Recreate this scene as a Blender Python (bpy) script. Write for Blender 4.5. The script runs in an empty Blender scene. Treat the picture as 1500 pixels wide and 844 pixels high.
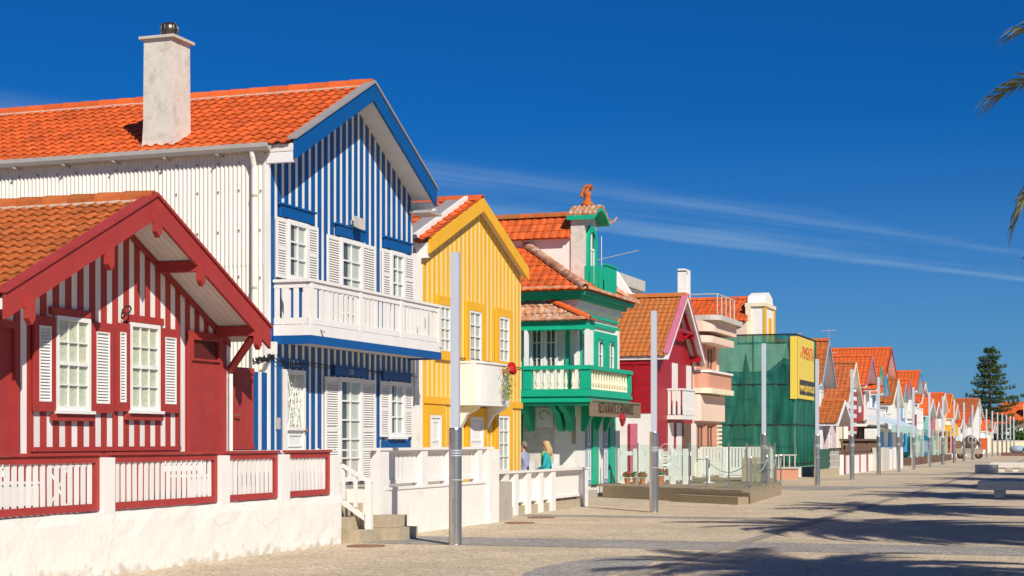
import bpy, bmesh, math, random
from mathutils import Vector, Matrix
R = math.radians
random.seed(7)
S = bpy.context.scene
COL = S.collection

# ------------------------------------------------------------------ camera
YAW, FPX, CX, HY, EYE = R(19.5), 2400.0, 750.0, 645.0, 1.65
cam = bpy.data.cameras.new('camera'); cam.sensor_width = 36; cam.lens = 36 * FPX / 1500
cam.shift_y = (HY - 422) / 1500; cam.clip_start = .1; cam.clip_end = 4000
co = bpy.data.objects.new('camera', cam); COL.objects.link(co)
co.location = (0, 0, EYE); co.rotation_euler = (R(90), 0, YAW)
S.camera = co

# ------------------------------------------------------------------ sky and sun
SKY_TINT = (.022, .265, .62, 1)
SUN_EL = R(37); SUN_AZ = math.atan2(.70, -.714)       # azimuth from +Y, clockwise
w = bpy.data.worlds.new('World'); S.world = w; w.use_nodes = True
nt = w.node_tree; nt.nodes.clear()
def wn(t, **k):
    n = nt.nodes.new(t)
    for a, b in k.items(): setattr(n, a, b)
    return n
def wl(a, b): nt.links.new(a, b)
sky = wn('ShaderNodeTexSky', sky_type='NISHITA', sun_disc=False, sun_elevation=SUN_EL, sun_rotation=SUN_AZ,
         altitude=0, air_density=1.0, dust_density=.1, ozone_density=3.0)
hs = wn('ShaderNodeMix', data_type='RGBA', blend_type='MULTIPLY'); hs.inputs[0].default_value = 1; hs.inputs[7].default_value = SKY_TINT
wl(sky.outputs[0], hs.inputs[6])
# thin cirrus drawn out along one wind direction on a flat cloud sheet
tc = wn('ShaderNodeTexCoord'); sep = wn('ShaderNodeSeparateXYZ'); wl(tc.outputs['Generated'], sep.inputs[0])
def wm(op, a, b=None, c=None, clamp=False):
    n = wn('ShaderNodeMath', operation=op, use_clamp=clamp)
    for i, v in enumerate((a, b, c)):
        if v is None: continue
        if isinstance(v, (int, float)): n.inputs[i].default_value = v
        else: wl(v, n.inputs[i])
    return n.outputs[0]
zc = wm('MAXIMUM', sep.outputs[2], .03)
cmb = wn('ShaderNodeCombineXYZ'); wl(wm('DIVIDE', sep.outputs[0], zc), cmb.inputs[0]); wl(wm('DIVIDE', sep.outputs[1], zc), cmb.inputs[1])
mp = wn('ShaderNodeMapping'); mp.inputs['Rotation'].default_value = (0, 0, R(28.5)); wl(cmb.outputs[0], mp.inputs[0])
def cn(scale, sc, detail, loc=(0, 0, 0), dist=0, rough=.6):
    q = wn('ShaderNodeMapping'); q.inputs['Scale'].default_value = sc; q.inputs['Location'].default_value = loc; wl(mp.outputs[0], q.inputs[0])
    n = wn('ShaderNodeTexNoise'); n.inputs['Scale'].default_value = scale; n.inputs['Detail'].default_value = detail; n.inputs['Roughness'].default_value = rough; n.inputs['Distortion'].default_value = dist; wl(q.outputs[0], n.inputs['Vector']); return n.outputs[0]
s2 = wn('ShaderNodeSeparateXYZ'); wl(mp.outputs[0], s2.inputs[0])
xd = wm('ADD', s2.outputs[0], wm('MULTIPLY', wm('SUBTRACT', cn(.5, (.5, .5, 1), 4), .5), .9))
streak = cn(1.8, (1.5, .13, 1), 12, dist=.5, rough=.68); patch = cn(.9, (.5, .35, 1), 4, loc=(3, 1, 0))
def bump_(c, w_): return wm('SMOOTH_MIN', wm('MAXIMUM', wm('SUBTRACT', 1, wm('DIVIDE', wm('ABSOLUTE', wm('SUBTRACT', xd, c)), w_)), 0), 1, .1)
tot = wm('MULTIPLY', bump_(-4.72, .42), .42)
for c, w_, a in ((-5.40, .35, .55), (-5.05, .8, .22), (-6.7, 1.3, .30), (-8.6, 1.2, .28), (-10.8, 1.6, .25), (-14, 2.5, .25), (-19, 3, .22), (6, 1.5, .3), (3.2, .5, .3)): tot = wm('ADD', tot, wm('MULTIPLY', bump_(c, w_), a))
fib = wn('ShaderNodeMapRange'); fib.inputs[1].default_value = .26; fib.inputs[2].default_value = .70; wl(streak, fib.inputs[0])
pat = wn('ShaderNodeMapRange'); pat.inputs[1].default_value = .28; pat.inputs[2].default_value = .62; pat.inputs[3].default_value = .25; wl(patch, pat.inputs[0])
cl = wm('MULTIPLY', wm('MULTIPLY', tot, fib.outputs[0]), pat.outputs[0], clamp=True)
# pale haze low over the horizon, all the way round
hz = wm('MULTIPLY', wm('POWER', wm('SUBTRACT', 1, wm('DIVIDE', wm('MAXIMUM', sep.outputs[2], 0), .20), clamp=True), 1.7), .46)
mxc = wn('ShaderNodeMix', data_type='RGBA'); wl(wm('MAXIMUM', cl, hz, clamp=True), mxc.inputs[0]); wl(hs.outputs[2], mxc.inputs[6]); mxc.inputs[7].default_value = (3.0, 4.6, 6.4, 1)
bg = wn('ShaderNodeBackground'); bg.inputs['Strength'].default_value = .1; wl(mxc.outputs[2], bg.inputs[0])
wo = wn('ShaderNodeOutputWorld'); wl(bg.outputs[0], wo.inputs[0])
sl = bpy.data.lights.new('sun', 'SUN'); sl.energy = 5.0; sl.angle = R(.53); sl.color = (1, .93, .82)
so = bpy.data.objects.new('sun', sl); COL.objects.link(so); so.location = (20, -20, 30)
SUND = Vector((math.sin(SUN_AZ) * math.cos(SUN_EL), math.cos(SUN_AZ) * math.cos(SUN_EL), math.sin(SUN_EL)))
so.rotation_euler = SUND.to_track_quat('Z', 'Y').to_euler()
vs = S.view_settings; vs.view_transform = 'Standard'; vs.look = 'None'; vs.exposure = .08; vs.gamma = 1
S.render.engine = 'CYCLES'

# ------------------------------------------------------------------ pixel -> place
SA, CA = math.sin(YAW), math.cos(YAW)
def ray(px): t = (px - CX) / FPX; return (-SA + t * CA, CA + t * SA)      # x, y per metre of depth
class FX:
    """a street front in the plane x = X, outward normal +X; u runs along the street"""
    def __init__(s, X): s.X = X
    def D(s, px): return s.X / ray(px)[0]
    def u(s, px): return s.D(px) * ray(px)[1]
    def z(s, px, py): return EYE + (HY - py) / FPX * s.D(px)
    def w(s, u, n, z): return (s.X + n, u, z)
class FY:
    """a side wall in the plane y = Y, outward normal -Y; u runs along x"""
    def __init__(s, Y): s.Y = Y
    def D(s, px): return s.Y / ray(px)[1]
    def u(s, px): return s.D(px) * ray(px)[0]
    def z(s, px, py): return EYE + (HY - py) / FPX * s.D(px)
    def w(s, u, n, z): return (u, s.Y - n, z)
def ground(px, py, z=0):
    D = FPX * (EYE - z) / (py - HY); r = ray(px); return (D * r[0], D * r[1])

# ------------------------------------------------------------------ meshes
ORG = {}
class MB:
    def __init__(s): s.v = []; s.f = []
    def ring2(s, a, b, caps=True):
        n = len(a); o = len(s.v); s.v += [tuple(p) for p in a] + [tuple(p) for p in b]
        for i in range(n):
            j = (i + 1) % n; s.f.append((o + i, o + j, o + n + j, o + n + i))
        if caps: s.f.append(tuple(o + n - 1 - i for i in range(n))); s.f.append(tuple(o + n + i for i in range(n)))
        return s
    def box(s, x0, x1, y0, y1, z0, z1):
        return s.ring2([(x0, y0, z0), (x1, y0, z0), (x1, y1, z0), (x0, y1, z0)], [(x0, y0, z1), (x1, y0, z1), (x1, y1, z1), (x0, y1, z1)])
    def fb(s, F, u0, u1, n0, n1, z0, z1):
        a = [F.w(*p) for p in ((u0, n0, z0), (u1, n0, z0), (u1, n1, z0), (u0, n1, z0))]
        b = [F.w(*p) for p in ((u0, n0, z1), (u1, n0, z1), (u1, n1, z1), (u0, n1, z1))]
        return s.ring2(a, b)
    def fpoly(s, F, pts, n0, n1):
        return s.ring2([F.w(u, n0, z) for u, z in pts], [F.w(u, n1, z) for u, z in pts])
    def ppoly(s, pts, z0, z1):
        return s.ring2([(x, y, z0) for x, y in pts], [(x, y, z1) for x, y in pts])
    def frame(s, F, u0, u1, n0, n1, z0, z1, w, wb=None):
        wb = wb or w
        s.fb(F, u0, u0 + w, n0, n1, z0, z1); s.fb(F, u1 - w, u1, n0, n1, z0, z1)
        s.fb(F, u0 + w, u1 - w, n0, n1, z1 - w, z1); s.fb(F, u0 + w, u1 - w, n0, n1, z0, z0 + wb); return s
    def tube(s, p0, p1, r, n=8, r2=None):
        p0, p1 = Vector(p0), Vector(p1); d = (p1 - p0).normalized(); r2 = r if r2 is None else r2
        a = d.cross(Vector((0, 0, 1)) if abs(d.z) < .9 else Vector((1, 0, 0))).normalized(); b = d.cross(a)
        A = [p0 + (a * math.cos(t) + b * math.sin(t)) * r for t in [2 * math.pi * i / n for i in range(n)]]
        B = [p1 + (a * math.cos(t) + b * math.sin(t)) * r2 for t in [2 * math.pi * i / n for i in range(n)]]
        return s.ring2(A, B)
    def path(s, pts, r, n=6):
        for a, b in zip(pts, pts[1:]): s.tube(a, b, r, n)
        return s
    def bar(s, p0, p1, w, h):
        p0, p1 = Vector(p0), Vector(p1); d = (p1 - p0).normalized()
        a = d.cross(Vector((0, 0, 1)) if abs(d.z) < .95 else Vector((1, 0, 0))).normalized() * w / 2; b = a.cross(d).normalized() * h / 2
        q = [a + b, a - b, -a - b, b - a]
        return s.ring2([p0 + x for x in q], [p1 + x for x in q])
    def lathe(s, c, prof, n=16):
        c = Vector(c); rings = []
        for r, z in prof: rings.append([c + Vector((r * math.cos(2 * math.pi * i / n), r * math.sin(2 * math.pi * i / n), z)) for i in range(n)])
        o = len(s.v)
        for rg in rings: s.v += [tuple(p) for p in rg]
        for k in range(len(rings) - 1):
            for i in range(n):
                j = (i + 1) % n; s.f.append((o + k * n + i, o + k * n + j, o + (k + 1) * n + j, o + (k + 1) * n + i))
        s.f.append(tuple(o + n - 1 - i for i in range(n))); s.f.append(tuple(o + (len(rings) - 1) * n + i for i in range(n)))
        return s
    def mesh(s, name, m, off=(0, 0, 0), smooth=False, fix=True):
        me = bpy.data.meshes.new(name); ox, oy, oz = off
        me.from_pydata([(x - ox, y - oy, z - oz) for x, y, z in s.v], [], s.f)
        if fix:
            bm = bmesh.new(); bm.from_mesh(me); bmesh.ops.recalc_face_normals(bm, faces=bm.faces); bm.to_mesh(me); bm.free()
        me.materials.append(M(m))
        if smooth: me.shade_smooth()
        return me
    def build(s, name, m, parent=None, smooth=False, kind=None, label=None, loc=None, fix=True):
        off = ORG[parent.name] if parent else Vector(loc or (0, 0, 0))
        o = bpy.data.objects.new(name, s.mesh(name, m, off, smooth, fix)); COL.objects.link(o)
        if parent: o.parent = parent
        else: o.location = off
        ORG[o.name] = Vector(off)
        if kind: o['kind'] = kind
        if label: o['label'] = label
        return o
def thing(name, label, cat, loc, group=None):
    o = bpy.data.objects.new(name, None); COL.objects.link(o); o.location = loc; o.empty_display_size = .2
    o['label'] = label; o['category'] = cat
    if group: o['group'] = group
    ORG[o.name] = Vector(loc); return o
def tag(o, label, cat, group=None):
    o['label'] = label; o['category'] = cat
    if group: o['group'] = group
    return o
def inst(name, me, parent, mat):
    """one more piece of shared mesh data under a thing (mat in world space)"""
    o = bpy.data.objects.new(name, me); COL.objects.link(o); o.parent = parent
    o.matrix_local = Matrix.Translation(-ORG[parent.name]) @ mat; ORG[o.name] = ORG[parent.name]; return o
def basis(o, a, b, c):
    return Matrix(((a[0], b[0], c[0], o[0]), (a[1], b[1], c[1], o[1]), (a[2], b[2], c[2], o[2]), (0, 0, 0, 1)))
def copy_tree(root, loc, label=None):
    r = root.copy(); COL.objects.link(r); r.location = loc; ORG[r.name] = Vector(loc)
    if label: r['label'] = label
    def rec(a, b):
        for ch in a.children:
            c = ch.copy(); COL.objects.link(c); c.parent = b; rec(ch, c)
    rec(root, r); return r
def text(s, size, m, parent, o, ux, uz, name='lettering', ext=.004, sx=1.0, align='CENTER'):
    cu = bpy.data.curves.new('t', 'FONT'); cu.body = s; cu.size = size; cu.extrude = ext; cu.align_x = align; cu.align_y = 'CENTER'; cu.resolution_u = 2
    t = bpy.data.objects.new('t', cu); COL.objects.link(t); bpy.context.view_layer.update()
    me = bpy.data.meshes.new_from_object(t.evaluated_get(bpy.context.evaluated_depsgraph_get()))
    bpy.data.objects.remove(t); bpy.data.curves.remove(cu)
    me.materials.clear(); me.materials.append(M(m))
    ux, uz = Vector(ux), Vector(uz); n = ux.cross(uz)
    return inst(name, me, parent, basis(o, ux * sx, uz, n))

# ------------------------------------------------------------------ materials
MATS = {}
def M(k): return MATS[k] if isinstance(k, str) else k
def mat(key, col, rough=.6, var=.1, scale=4, bump=.0, bscale=40, spec=.35, metal=0, dirt=None, damt=.5, dscale=1.2, dlo=.52, dhi=.75, pieces=0, stretch=(1, 1, 1), coat=0):
    m = bpy.data.materials.new(key); m.use_nodes = True; t = m.node_tree; N = t.nodes; L = t.links.new
    b = N['Principled BSDF']; b.inputs['Roughness'].default_value = rough; b.inputs['Specular IOR Level'].default_value = spec; b.inputs['Metallic'].default_value = metal
    b.inputs['Coat Weight'].default_value = coat
    tc = N.new('ShaderNodeTexCoord'); mp = N.new('ShaderNodeMapping'); mp.inputs['Scale'].default_value = stretch; L(tc.outputs['Object'], mp.inputs[0])
    nz = N.new('ShaderNodeTexNoise'); nz.inputs['Scale'].default_value = scale; nz.inputs['Detail'].default_value = 5; L(mp.outputs[0], nz.inputs['Vector'])
    mr = N.new('ShaderNodeMapRange'); mr.inputs[1].default_value = .25; mr.inputs[2].default_value = .75; mr.inputs[3].default_value = 1 - var; mr.inputs[4].default_value = 1 + var; L(nz.outputs[0], mr.inputs[0])
    val = mr.outputs[0]
    if pieces:
        oi = N.new('ShaderNodeObjectInfo'); ge = N.new('ShaderNodeNewGeometry'); ad = N.new('ShaderNodeMath'); ad.operation = 'ADD'; L(oi.outputs['Random'], ad.inputs[0]); L(ge.outputs['Random Per Island'], ad.inputs[1])
        fr = N.new('ShaderNodeMath'); fr.operation = 'FRACT'; L(ad.outputs[0], fr.inputs[0])
        m2 = N.new('ShaderNodeMapRange'); m2.inputs[3].default_value = 1 - pieces; m2.inputs[4].default_value = 1 + pieces; L(fr.outputs[0], m2.inputs[0])
        mm = N.new('ShaderNodeMath'); mm.operation = 'MULTIPLY'; L(val, mm.inputs[0]); L(m2.outputs[0], mm.inputs[1]); val = mm.outputs[0]
    vm = N.new('ShaderNodeVectorMath'); vm.operation = 'SCALE'; vm.inputs[0].default_value = col; L(val, vm.inputs['Scale'])
    out = vm.outputs[0]
    if dirt:
        dn = N.new('ShaderNodeTexNoise'); dn.inputs['Scale'].default_value = dscale; dn.inputs['Detail'].default_value = 9; dn.inputs['Roughness'].default_value = .68; L(mp.outputs[0], dn.inputs['Vector'])
        dr = N.new('ShaderNodeMapRange'); dr.inputs[1].default_value = dlo; dr.inputs[2].default_value = dhi; dr.inputs[4].default_value = damt; L(dn.outputs[0], dr.inputs[0])
        mx = N.new('ShaderNodeMix'); mx.data_type = 'RGBA'; L(dr.outputs[0], mx.inputs[0]); L(out, mx.inputs[6]); mx.inputs[7].default_value = (*dirt, 1); out = mx.outputs[2]
    L(out, b.inputs['Base Color'])
    if bump:
        bn = N.new('ShaderNodeTexNoise'); bn.inputs['Scale'].default_value = bscale; bn.inputs['Detail'].default_value = 4; L(mp.outputs[0], bn.inputs['Vector'])
        bp = N.new('ShaderNodeBump'); bp.inputs['Strength'].default_value = bump; bp.inputs['Distance'].default_value = .02; L(bn.outputs[0], bp.inputs['Height']); L(bp.outputs[0], b.inputs['Normal'])
    MATS[key] = m; return m
GR = (3, 3, .35)     # grain stretched along upright boards
mat('red', (.38, .044, .036), .5, .14, 5, .15, 60, stretch=GR, pieces=.10, dirt=(.55, .30, .24), damt=.5, dscale=14, dlo=.66, dhi=.74)
mat('red_plain', (.37, .042, .036), .5, .10, 3, .08, 40, dirt=(.5, .24, .18), damt=.55, dscale=9, dlo=.63, dhi=.72)
mat('white_board', (.78, .76, .72), .55, .07, 4, .12, 60, stretch=GR, pieces=.05, dirt=(.56, .50, .40), damt=.4, dscale=3, dlo=.55, dhi=.8)
mat('white_paint', (.80, .78, .74), .5, .05, 3, .06, 50, dirt=(.55, .48, .36), damt=.3, dscale=3, dlo=.6, dhi=.85)
mat('white_trim', (.80, .79, .76), .45, .04, 3)
mat('soffit', (.76, .73, .68), .6, .05, 3, .05, 30)
mat('blue', (.002, .085, .29), .45, .20, 5, .08, 60, stretch=GR, pieces=.05)
mat('blue_plain', (.002, .085, .29), .45, .06, 3)
mat('yellow', (.83, .45, .032), .5, .10, 4, .08, 60, stretch=GR, pieces=.04)
mat('yellow_plain', (.82, .43, .02), .5, .05, 3)
mat('cream_board', (.80, .68, .32), .55, .05, 4, .08, 60, stretch=GR, pieces=.03)
mat('green', (.006, .40, .23), .45, .08, 3, .05, 30)
mat('crimson', (.36, .009, .018), .45, .10, 4, .10, 50, pieces=.08)
mat('pink_trim', (.55, .16, .24), .5, .1, 5)
mat('whitewash', (.82, .79, .73), .75, .05, 3, .25, 14, dirt=(.50, .42, .29), damt=.55, dscale=2.2, dlo=.56, dhi=.8)
mat('stucco', (.66, .62, .55), .8, .10, 6, .5, 60, dirt=(.36, .31, .22), damt=.75, dscale=3.2, dlo=.50, dhi=.72)
mat('plaster', (.80, .78, .73), .75, .05, 4, .2, 25, dirt=(.45, .40, .32), damt=.3, dscale=1.5, dlo=.56, dhi=.85)
mat('peach', (.62, .30, .20), .7, .06, 3)
mat('peach_light', (.78, .58, .46), .7, .06, 3)
mat('cream', (.80, .70, .50), .7, .06, 3)
mat('corrugated', (.78, .75, .67), .5, .05, 2, 0, 20, dirt=(.48, .38, .24), damt=.35, dscale=2.5, dlo=.58, dhi=.85, stretch=(1, 1, .25))
mat('tile', (.64, .115, .022), .7, .14, 9, .25, 60, pieces=.2, dirt=(.34, .08, .025), damt=.65, dscale=2.2, dlo=.48, dhi=.72)
mat('tile_old', (.44, .105, .024), .8, .18, 8, .35, 50, pieces=.18, dirt=(.30, .15, .04), damt=.85, dscale=2.2, dlo=.45, dhi=.7)
mat('tile_brown', (.46, .12, .035), .8, .15, 8, .3, 50, pieces=.18, dirt=(.2, .1, .05), damt=.6, dscale=2.5)
mat('tile_mossy', (.48, .20, .10), .85, .2, 9, .3, 50, pieces=.25, dirt=(.62, .52, .40), damt=.7, dscale=5, dlo=.45, dhi=.62)
mat('tile_weathered', (.50, .15, .035), .85, .12, 6, .3, 40, pieces=.08, dirt=(.30, .17, .06), damt=.6, dscale=1.5, dlo=.45, dhi=.7)
mat('tile_far', (.62, .115, .022), .75, .12, 3, .2, 30, pieces=.06, dirt=(.40, .09, .03), damt=.5, dscale=.8)
mat('cowl', (.16, .14, .11), .35, .2, 9, metal=.9)
mat('mortar', (.52, .38, .28), .9, .15, 8, .3, 40)
mat('gutter', (.42, .40, .37), .5, .1, 4, spec=.5)
mat('lead', (.30, .28, .28), .6, .1, 5)
mat('steel', (.55, .54, .52), .28, .06, 4, metal=1)
mat('lamp_panel', (.46, .50, .57), .4, .04, 2)
mat('recess_shade_red', (.10, .014, .014), .6, .1, 4)  # red paint darkened to carry the shade inside the fanlight recess
mat('dark', (.02, .02, .022), .6, .1, 4)
mat('iron', (.03, .03, .032), .5, .1, 6)
mat('cable', (.025, .025, .03), .5, .1, 6)
mat('stone', (.46, .38, .26), .8, .14, 6, .5, 30, dirt=(.25, .21, .14), damt=.5, dscale=4)
mat('concrete', (.55, .52, .46), .8, .08, 4, .3, 30, dirt=(.3, .28, .24), damt=.5, dscale=2)
mat('yard', (.42, .38, .32), .85, .1, 3, .2, 20)
mat('wood_deck', (.34, .27, .18), .75, .12, 5, .3, 40, stretch=(.5, 6, 6), pieces=.12, dirt=(.16, .13, .09), damt=.4)
mat('wood_dark', (.16, .09, .06), .7, .15, 5, .2, 30)
mat('sign_wood', (.24, .17, .11), .75, .12, 6, .3, 40, stretch=(6, 6, .6))
mat('sign_letter', (.05, .035, .02), .7)
mat('curtain', (.64, .64, .60), .9, .16, 9, .3, 12, stretch=(1, 3, .3))
mat('curtain_lace', (.60, .62, .48), .9, .22, 22, .2, 30, dirt=(.75, .72, .6), damt=.8, dscale=18, dlo=.45, dhi=.6)
mat('interior', (.10, .11, .12), .8, .3, 5)
mat('brick_net', (.20, .13, .10), .8)
mat('banner', (.78, .58, .09), .55, .03, 2)
mat('banner_strip', (.045, .04, .035), .5)
mat('banner_red', (.62, .05, .025), .5)
mat('skin', (.52, .26, .17), .55, .06, 6); mat('skin2', (.58, .33, .24), .55, .06, 6)
mat('hair_grey', (.20, .15, .12), .7, .2, 40); mat('hair_blonde', (.50, .33, .15), .6, .2, 30, stretch=(3, 3, .4))
mat('sweater', (.30, .31, .47), .85, .12, 8); mat('teal_coat', (.02, .34, .38), .8, .12, 7); mat('scarf', (.30, .62, .16), .85, .15, 9); mat('trousers', (.05, .06, .09), .85)
mat('sky_trim', (.02, .30, .62), .45, .06, 4); mat('teal_trim', (.05, .42, .42), .5, .06, 4); mat('pale_teal', (.42, .62, .58), .5, .06, 4)
mat('grey_blue', (.28, .36, .45), .5, .08, 4)
mat('bark', (.20, .15, .10), .9, .25, 8, .6, 20)
mat('heart', (.42, .02, .02), .35, .15, 14, coat=.4)
mat('flower_red', (.55, .01, .015), .6, .2, 20); mat('leaf', (.07, .16, .035), .6, .25, 12, pieces=.25); mat('leaf_pale', (.36, .42, .16), .6, .2, 12, pieces=.2)
mat('terracotta', (.50, .17, .08), .8, .1, 6)
mat('hedge', (.05, .11, .025), .7, .3, 4, pieces=.3)
mat('rust', (.25, .13, .08), .8, .3, 8, .3, 30); mat('machine', (.36, .31, .23), .7, .2, 6, .2, 30, dirt=(.3, .15, .08), damt=.6, dscale=3); mat('orange_tank', (.62, .12, .03), .5)
mat('plastic_white', (.80, .80, .78), .4, .03, 3)
mat('aerial', (.62, .62, .60), .4, .05, 5, metal=.6); mat('aerial_tip', (.70, .45, .05), .5)
def frond_mat(key, col, trans=.3, pieces=.25):
    m = mat(key, col, .5, .18, 6, pieces=pieces); t = m.node_tree; b = t.nodes['Principled BSDF']
    tr = t.nodes.new('ShaderNodeBsdfTranslucent'); mx = t.nodes.new('ShaderNodeMixShader'); mx.inputs[0].default_value = trans
    src = b.inputs['Base Color'].links[0].from_socket; t.links.new(src, tr.inputs[0])
    t.links.new(b.outputs[0], mx.inputs[1]); t.links.new(tr.outputs[0], mx.inputs[2]); t.links.new(mx.outputs[0], t.nodes['Material Output'].inputs[0])
frond_mat('frond', (.27, .26, .08)); frond_mat('frond_dry', (.36, .26, .12)); frond_mat('needles', (.065, .12, .035), .2, .4)
def glass(key, tint, trans, rough=.02, gloss=.5):
    m = bpy.data.materials.new(key); m.use_nodes = True; t = m.node_tree; N = t.nodes; N.remove(N['Principled BSDF'])
    tr = N.new('ShaderNodeBsdfTransparent'); tr.inputs[0].default_value = (*tint, 1)
    gl = N.new('ShaderNodeBsdfGlossy'); gl.inputs['Roughness'].default_value = rough
    fz = N.new('ShaderNodeFresnel'); fz.inputs[0].default_value = 1.5
    ge = N.new('ShaderNodeNewGeometry'); fb_ = N.new('ShaderNodeMix'); fb_.data_type = 'FLOAT'; t.links.new(ge.outputs['Backfacing'], fb_.inputs[0]); t.links.new(fz.outputs[0], fb_.inputs[2]); fb_.inputs[3].default_value = .06
    ad = N.new('ShaderNodeMath'); ad.operation = 'MULTIPLY_ADD'; t.links.new(fb_.outputs[0], ad.inputs[0]); ad.inputs[1].default_value = gloss; ad.inputs[2].default_value = trans
    mx = N.new('ShaderNodeMixShader'); t.links.new(ad.outputs[0], mx.inputs[0]); t.links.new(tr.outputs[0], mx.inputs[1]); t.links.new(gl.outputs[0], mx.inputs[2])
    t.links.new(mx.outputs[0], N['Material Output'].inputs[0]); MATS[key] = m
glass('pane', (.93, .95, .92), .02, gloss=.9); glass('terrace_glass', (.78, .91, .86), .02, gloss=.6)
def net_mat():
    m = mat('net', (.008, .12, .09), .5, .5, 2.6, 1.0, 7, stretch=(1, 1, .22)); t = m.node_tree; b = t.nodes['Principled BSDF']
    tr = t.nodes.new('ShaderNodeBsdfTransparent'); mx = t.nodes.new('ShaderNodeMixShader'); mx.inputs[0].default_value = .28; tr.inputs[0].default_value = (.5, .95, .75, 1)
    t.links.new(b.outputs[0], mx.inputs[1]); t.links.new(tr.outputs[0], mx.inputs[2]); t.links.new(mx.outputs[0], t.nodes['Material Output'].inputs[0])
net_mat()
def paving(key, c1, c2, gap, cell):
    m = bpy.data.materials.new(key); m.use_nodes = True; t = m.node_tree; N = t.nodes; L = t.links.new; b = N['Principled BSDF']; b.inputs['Roughness'].default_value = .75; b.inputs['Specular IOR Level'].default_value = .3
    tc = N.new('ShaderNodeTexCoord'); vo = N.new('ShaderNodeTexVoronoi'); vo.inputs['Scale'].default_value = 1 / cell; vo.inputs['Randomness'].default_value = .75; L(tc.outputs['Object'], vo.inputs['Vector'])
    ve = N.new('ShaderNodeTexVoronoi'); ve.feature = 'DISTANCE_TO_EDGE'; ve.inputs['Scale'].default_value = 1 / cell; ve.inputs['Randomness'].default_value = .75; L(tc.outputs['Object'], ve.inputs['Vector'])
    sp = N.new('ShaderNodeSeparateColor'); L(vo.outputs['Color'], sp.inputs[0])
    mx = N.new('ShaderNodeMix'); mx.data_type = 'RGBA'; L(sp.outputs[0], mx.inputs[0]); mx.inputs[6].default_value = (*c1, 1); mx.inputs[7].default_value = (*c2, 1)
    big = N.new('ShaderNodeTexNoise'); big.inputs['Scale'].default_value = .55; big.inputs['Detail'].default_value = 8; big.inputs['Roughness'].default_value = .65; L(tc.outputs['Object'], big.inputs['Vector'])
    br = N.new('ShaderNodeMapRange'); br.inputs[1].default_value = .3; br.inputs[2].default_value = .7; br.inputs[3].default_value = .80; br.inputs[4].default_value = 1.12; L(big.outputs[0], br.inputs[0])
    er = N.new('ShaderNodeMapRange'); er.inputs[1].default_value = .02; er.inputs[2].default_value = .12; L(ve.outputs['Distance'], er.inputs[0])
    g = N.new('ShaderNodeMix'); g.data_type = 'RGBA'; L(er.outputs[0], g.inputs[0]); g.inputs[6].default_value = (*gap, 1); L(mx.outputs[2], g.inputs[7])
    sc = N.new('ShaderNodeVectorMath'); sc.operation = 'SCALE'; L(g.outputs[2], sc.inputs[0]); L(br.outputs[0], sc.inputs['Scale']); L(sc.outputs[0], b.inputs['Base Color'])
    bp = N.new('ShaderNodeBump'); bp.inputs['Strength'].default_value = .35; bp.inputs['Distance'].default_value = .015; L(er.outputs[0], bp.inputs['Height']); L(bp.outputs[0], b.inputs['Normal'])
    MATS[key] = m
paving('cobble_tan', (.60, .485, .335), (.75, .62, .45), (.42, .335, .225), .085)
paving('cobble_grey', (.33, .31, .27), (.46, .43, .38), (.24, .22, .195), .10)
mat('far_ground', (.40, .36, .28), .9, .1, .3)
mat('drain', (.33, .285, .225), .7, .1, 4)
# ------------------------------------------------------------------ building kit
def tile_mesh(w, e, m, coarse=False):
    prof = [(0, .031), (.14, .038), (.30, .028), (.45, .006), (.62, .0), (.82, .008), (1.0, .028)]
    if coarse: prof = [(0, .030), (.3, .027), (.6, .004), (1.0, .027)]
    b = MB(); k = len(prof); L = e * 1.12
    st = .022 if coarse else .034
    for y, dz in ((-.12 * e, 0), (e, st), (e, st - .020)):
        for s, h in prof: b.v.append((s * w, y, h + dz))
    for i in range(k - 1):
        b.f.append((i, i + 1, k + i + 1, k + i)); b.f.append((k + i, k + i + 1, 2 * k + i + 1, 2 * k + i))
    return b
def tiles(root, m, start, ud, vd, cols, rows, w, e, vis=0, jit=.004, coarse=False):
    """rows x cols clay tiles; the first `vis` columns are objects, the rest one joined part"""
    ud, vd = Vector(ud), Vector(vd); n = ud.cross(vd); start = Vector(start)
    base = tile_mesh(w, e, m, coarse); me = base.mesh('roof_tile', m, fix=False); J = MB()
    for j in range(rows):
        for i in range(cols):
            o = start + ud * (i * w) + vd * (j * e + random.uniform(-jit, jit)) + n * (.02 + random.uniform(0, jit))
            if i < vis: inst('roof_tile', me, root, basis(o, ud, vd, n))
            else:
                k = len(J.v)
                for x, y, z in base.v: J.v.append(tuple(o + ud * x + vd * y + n * z))
                J.f += [tuple(k + q for q in f) for f in base.f]
    if J.v: J.build('roof_tile_field', m, root, kind='stuff', fix=False)
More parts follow.
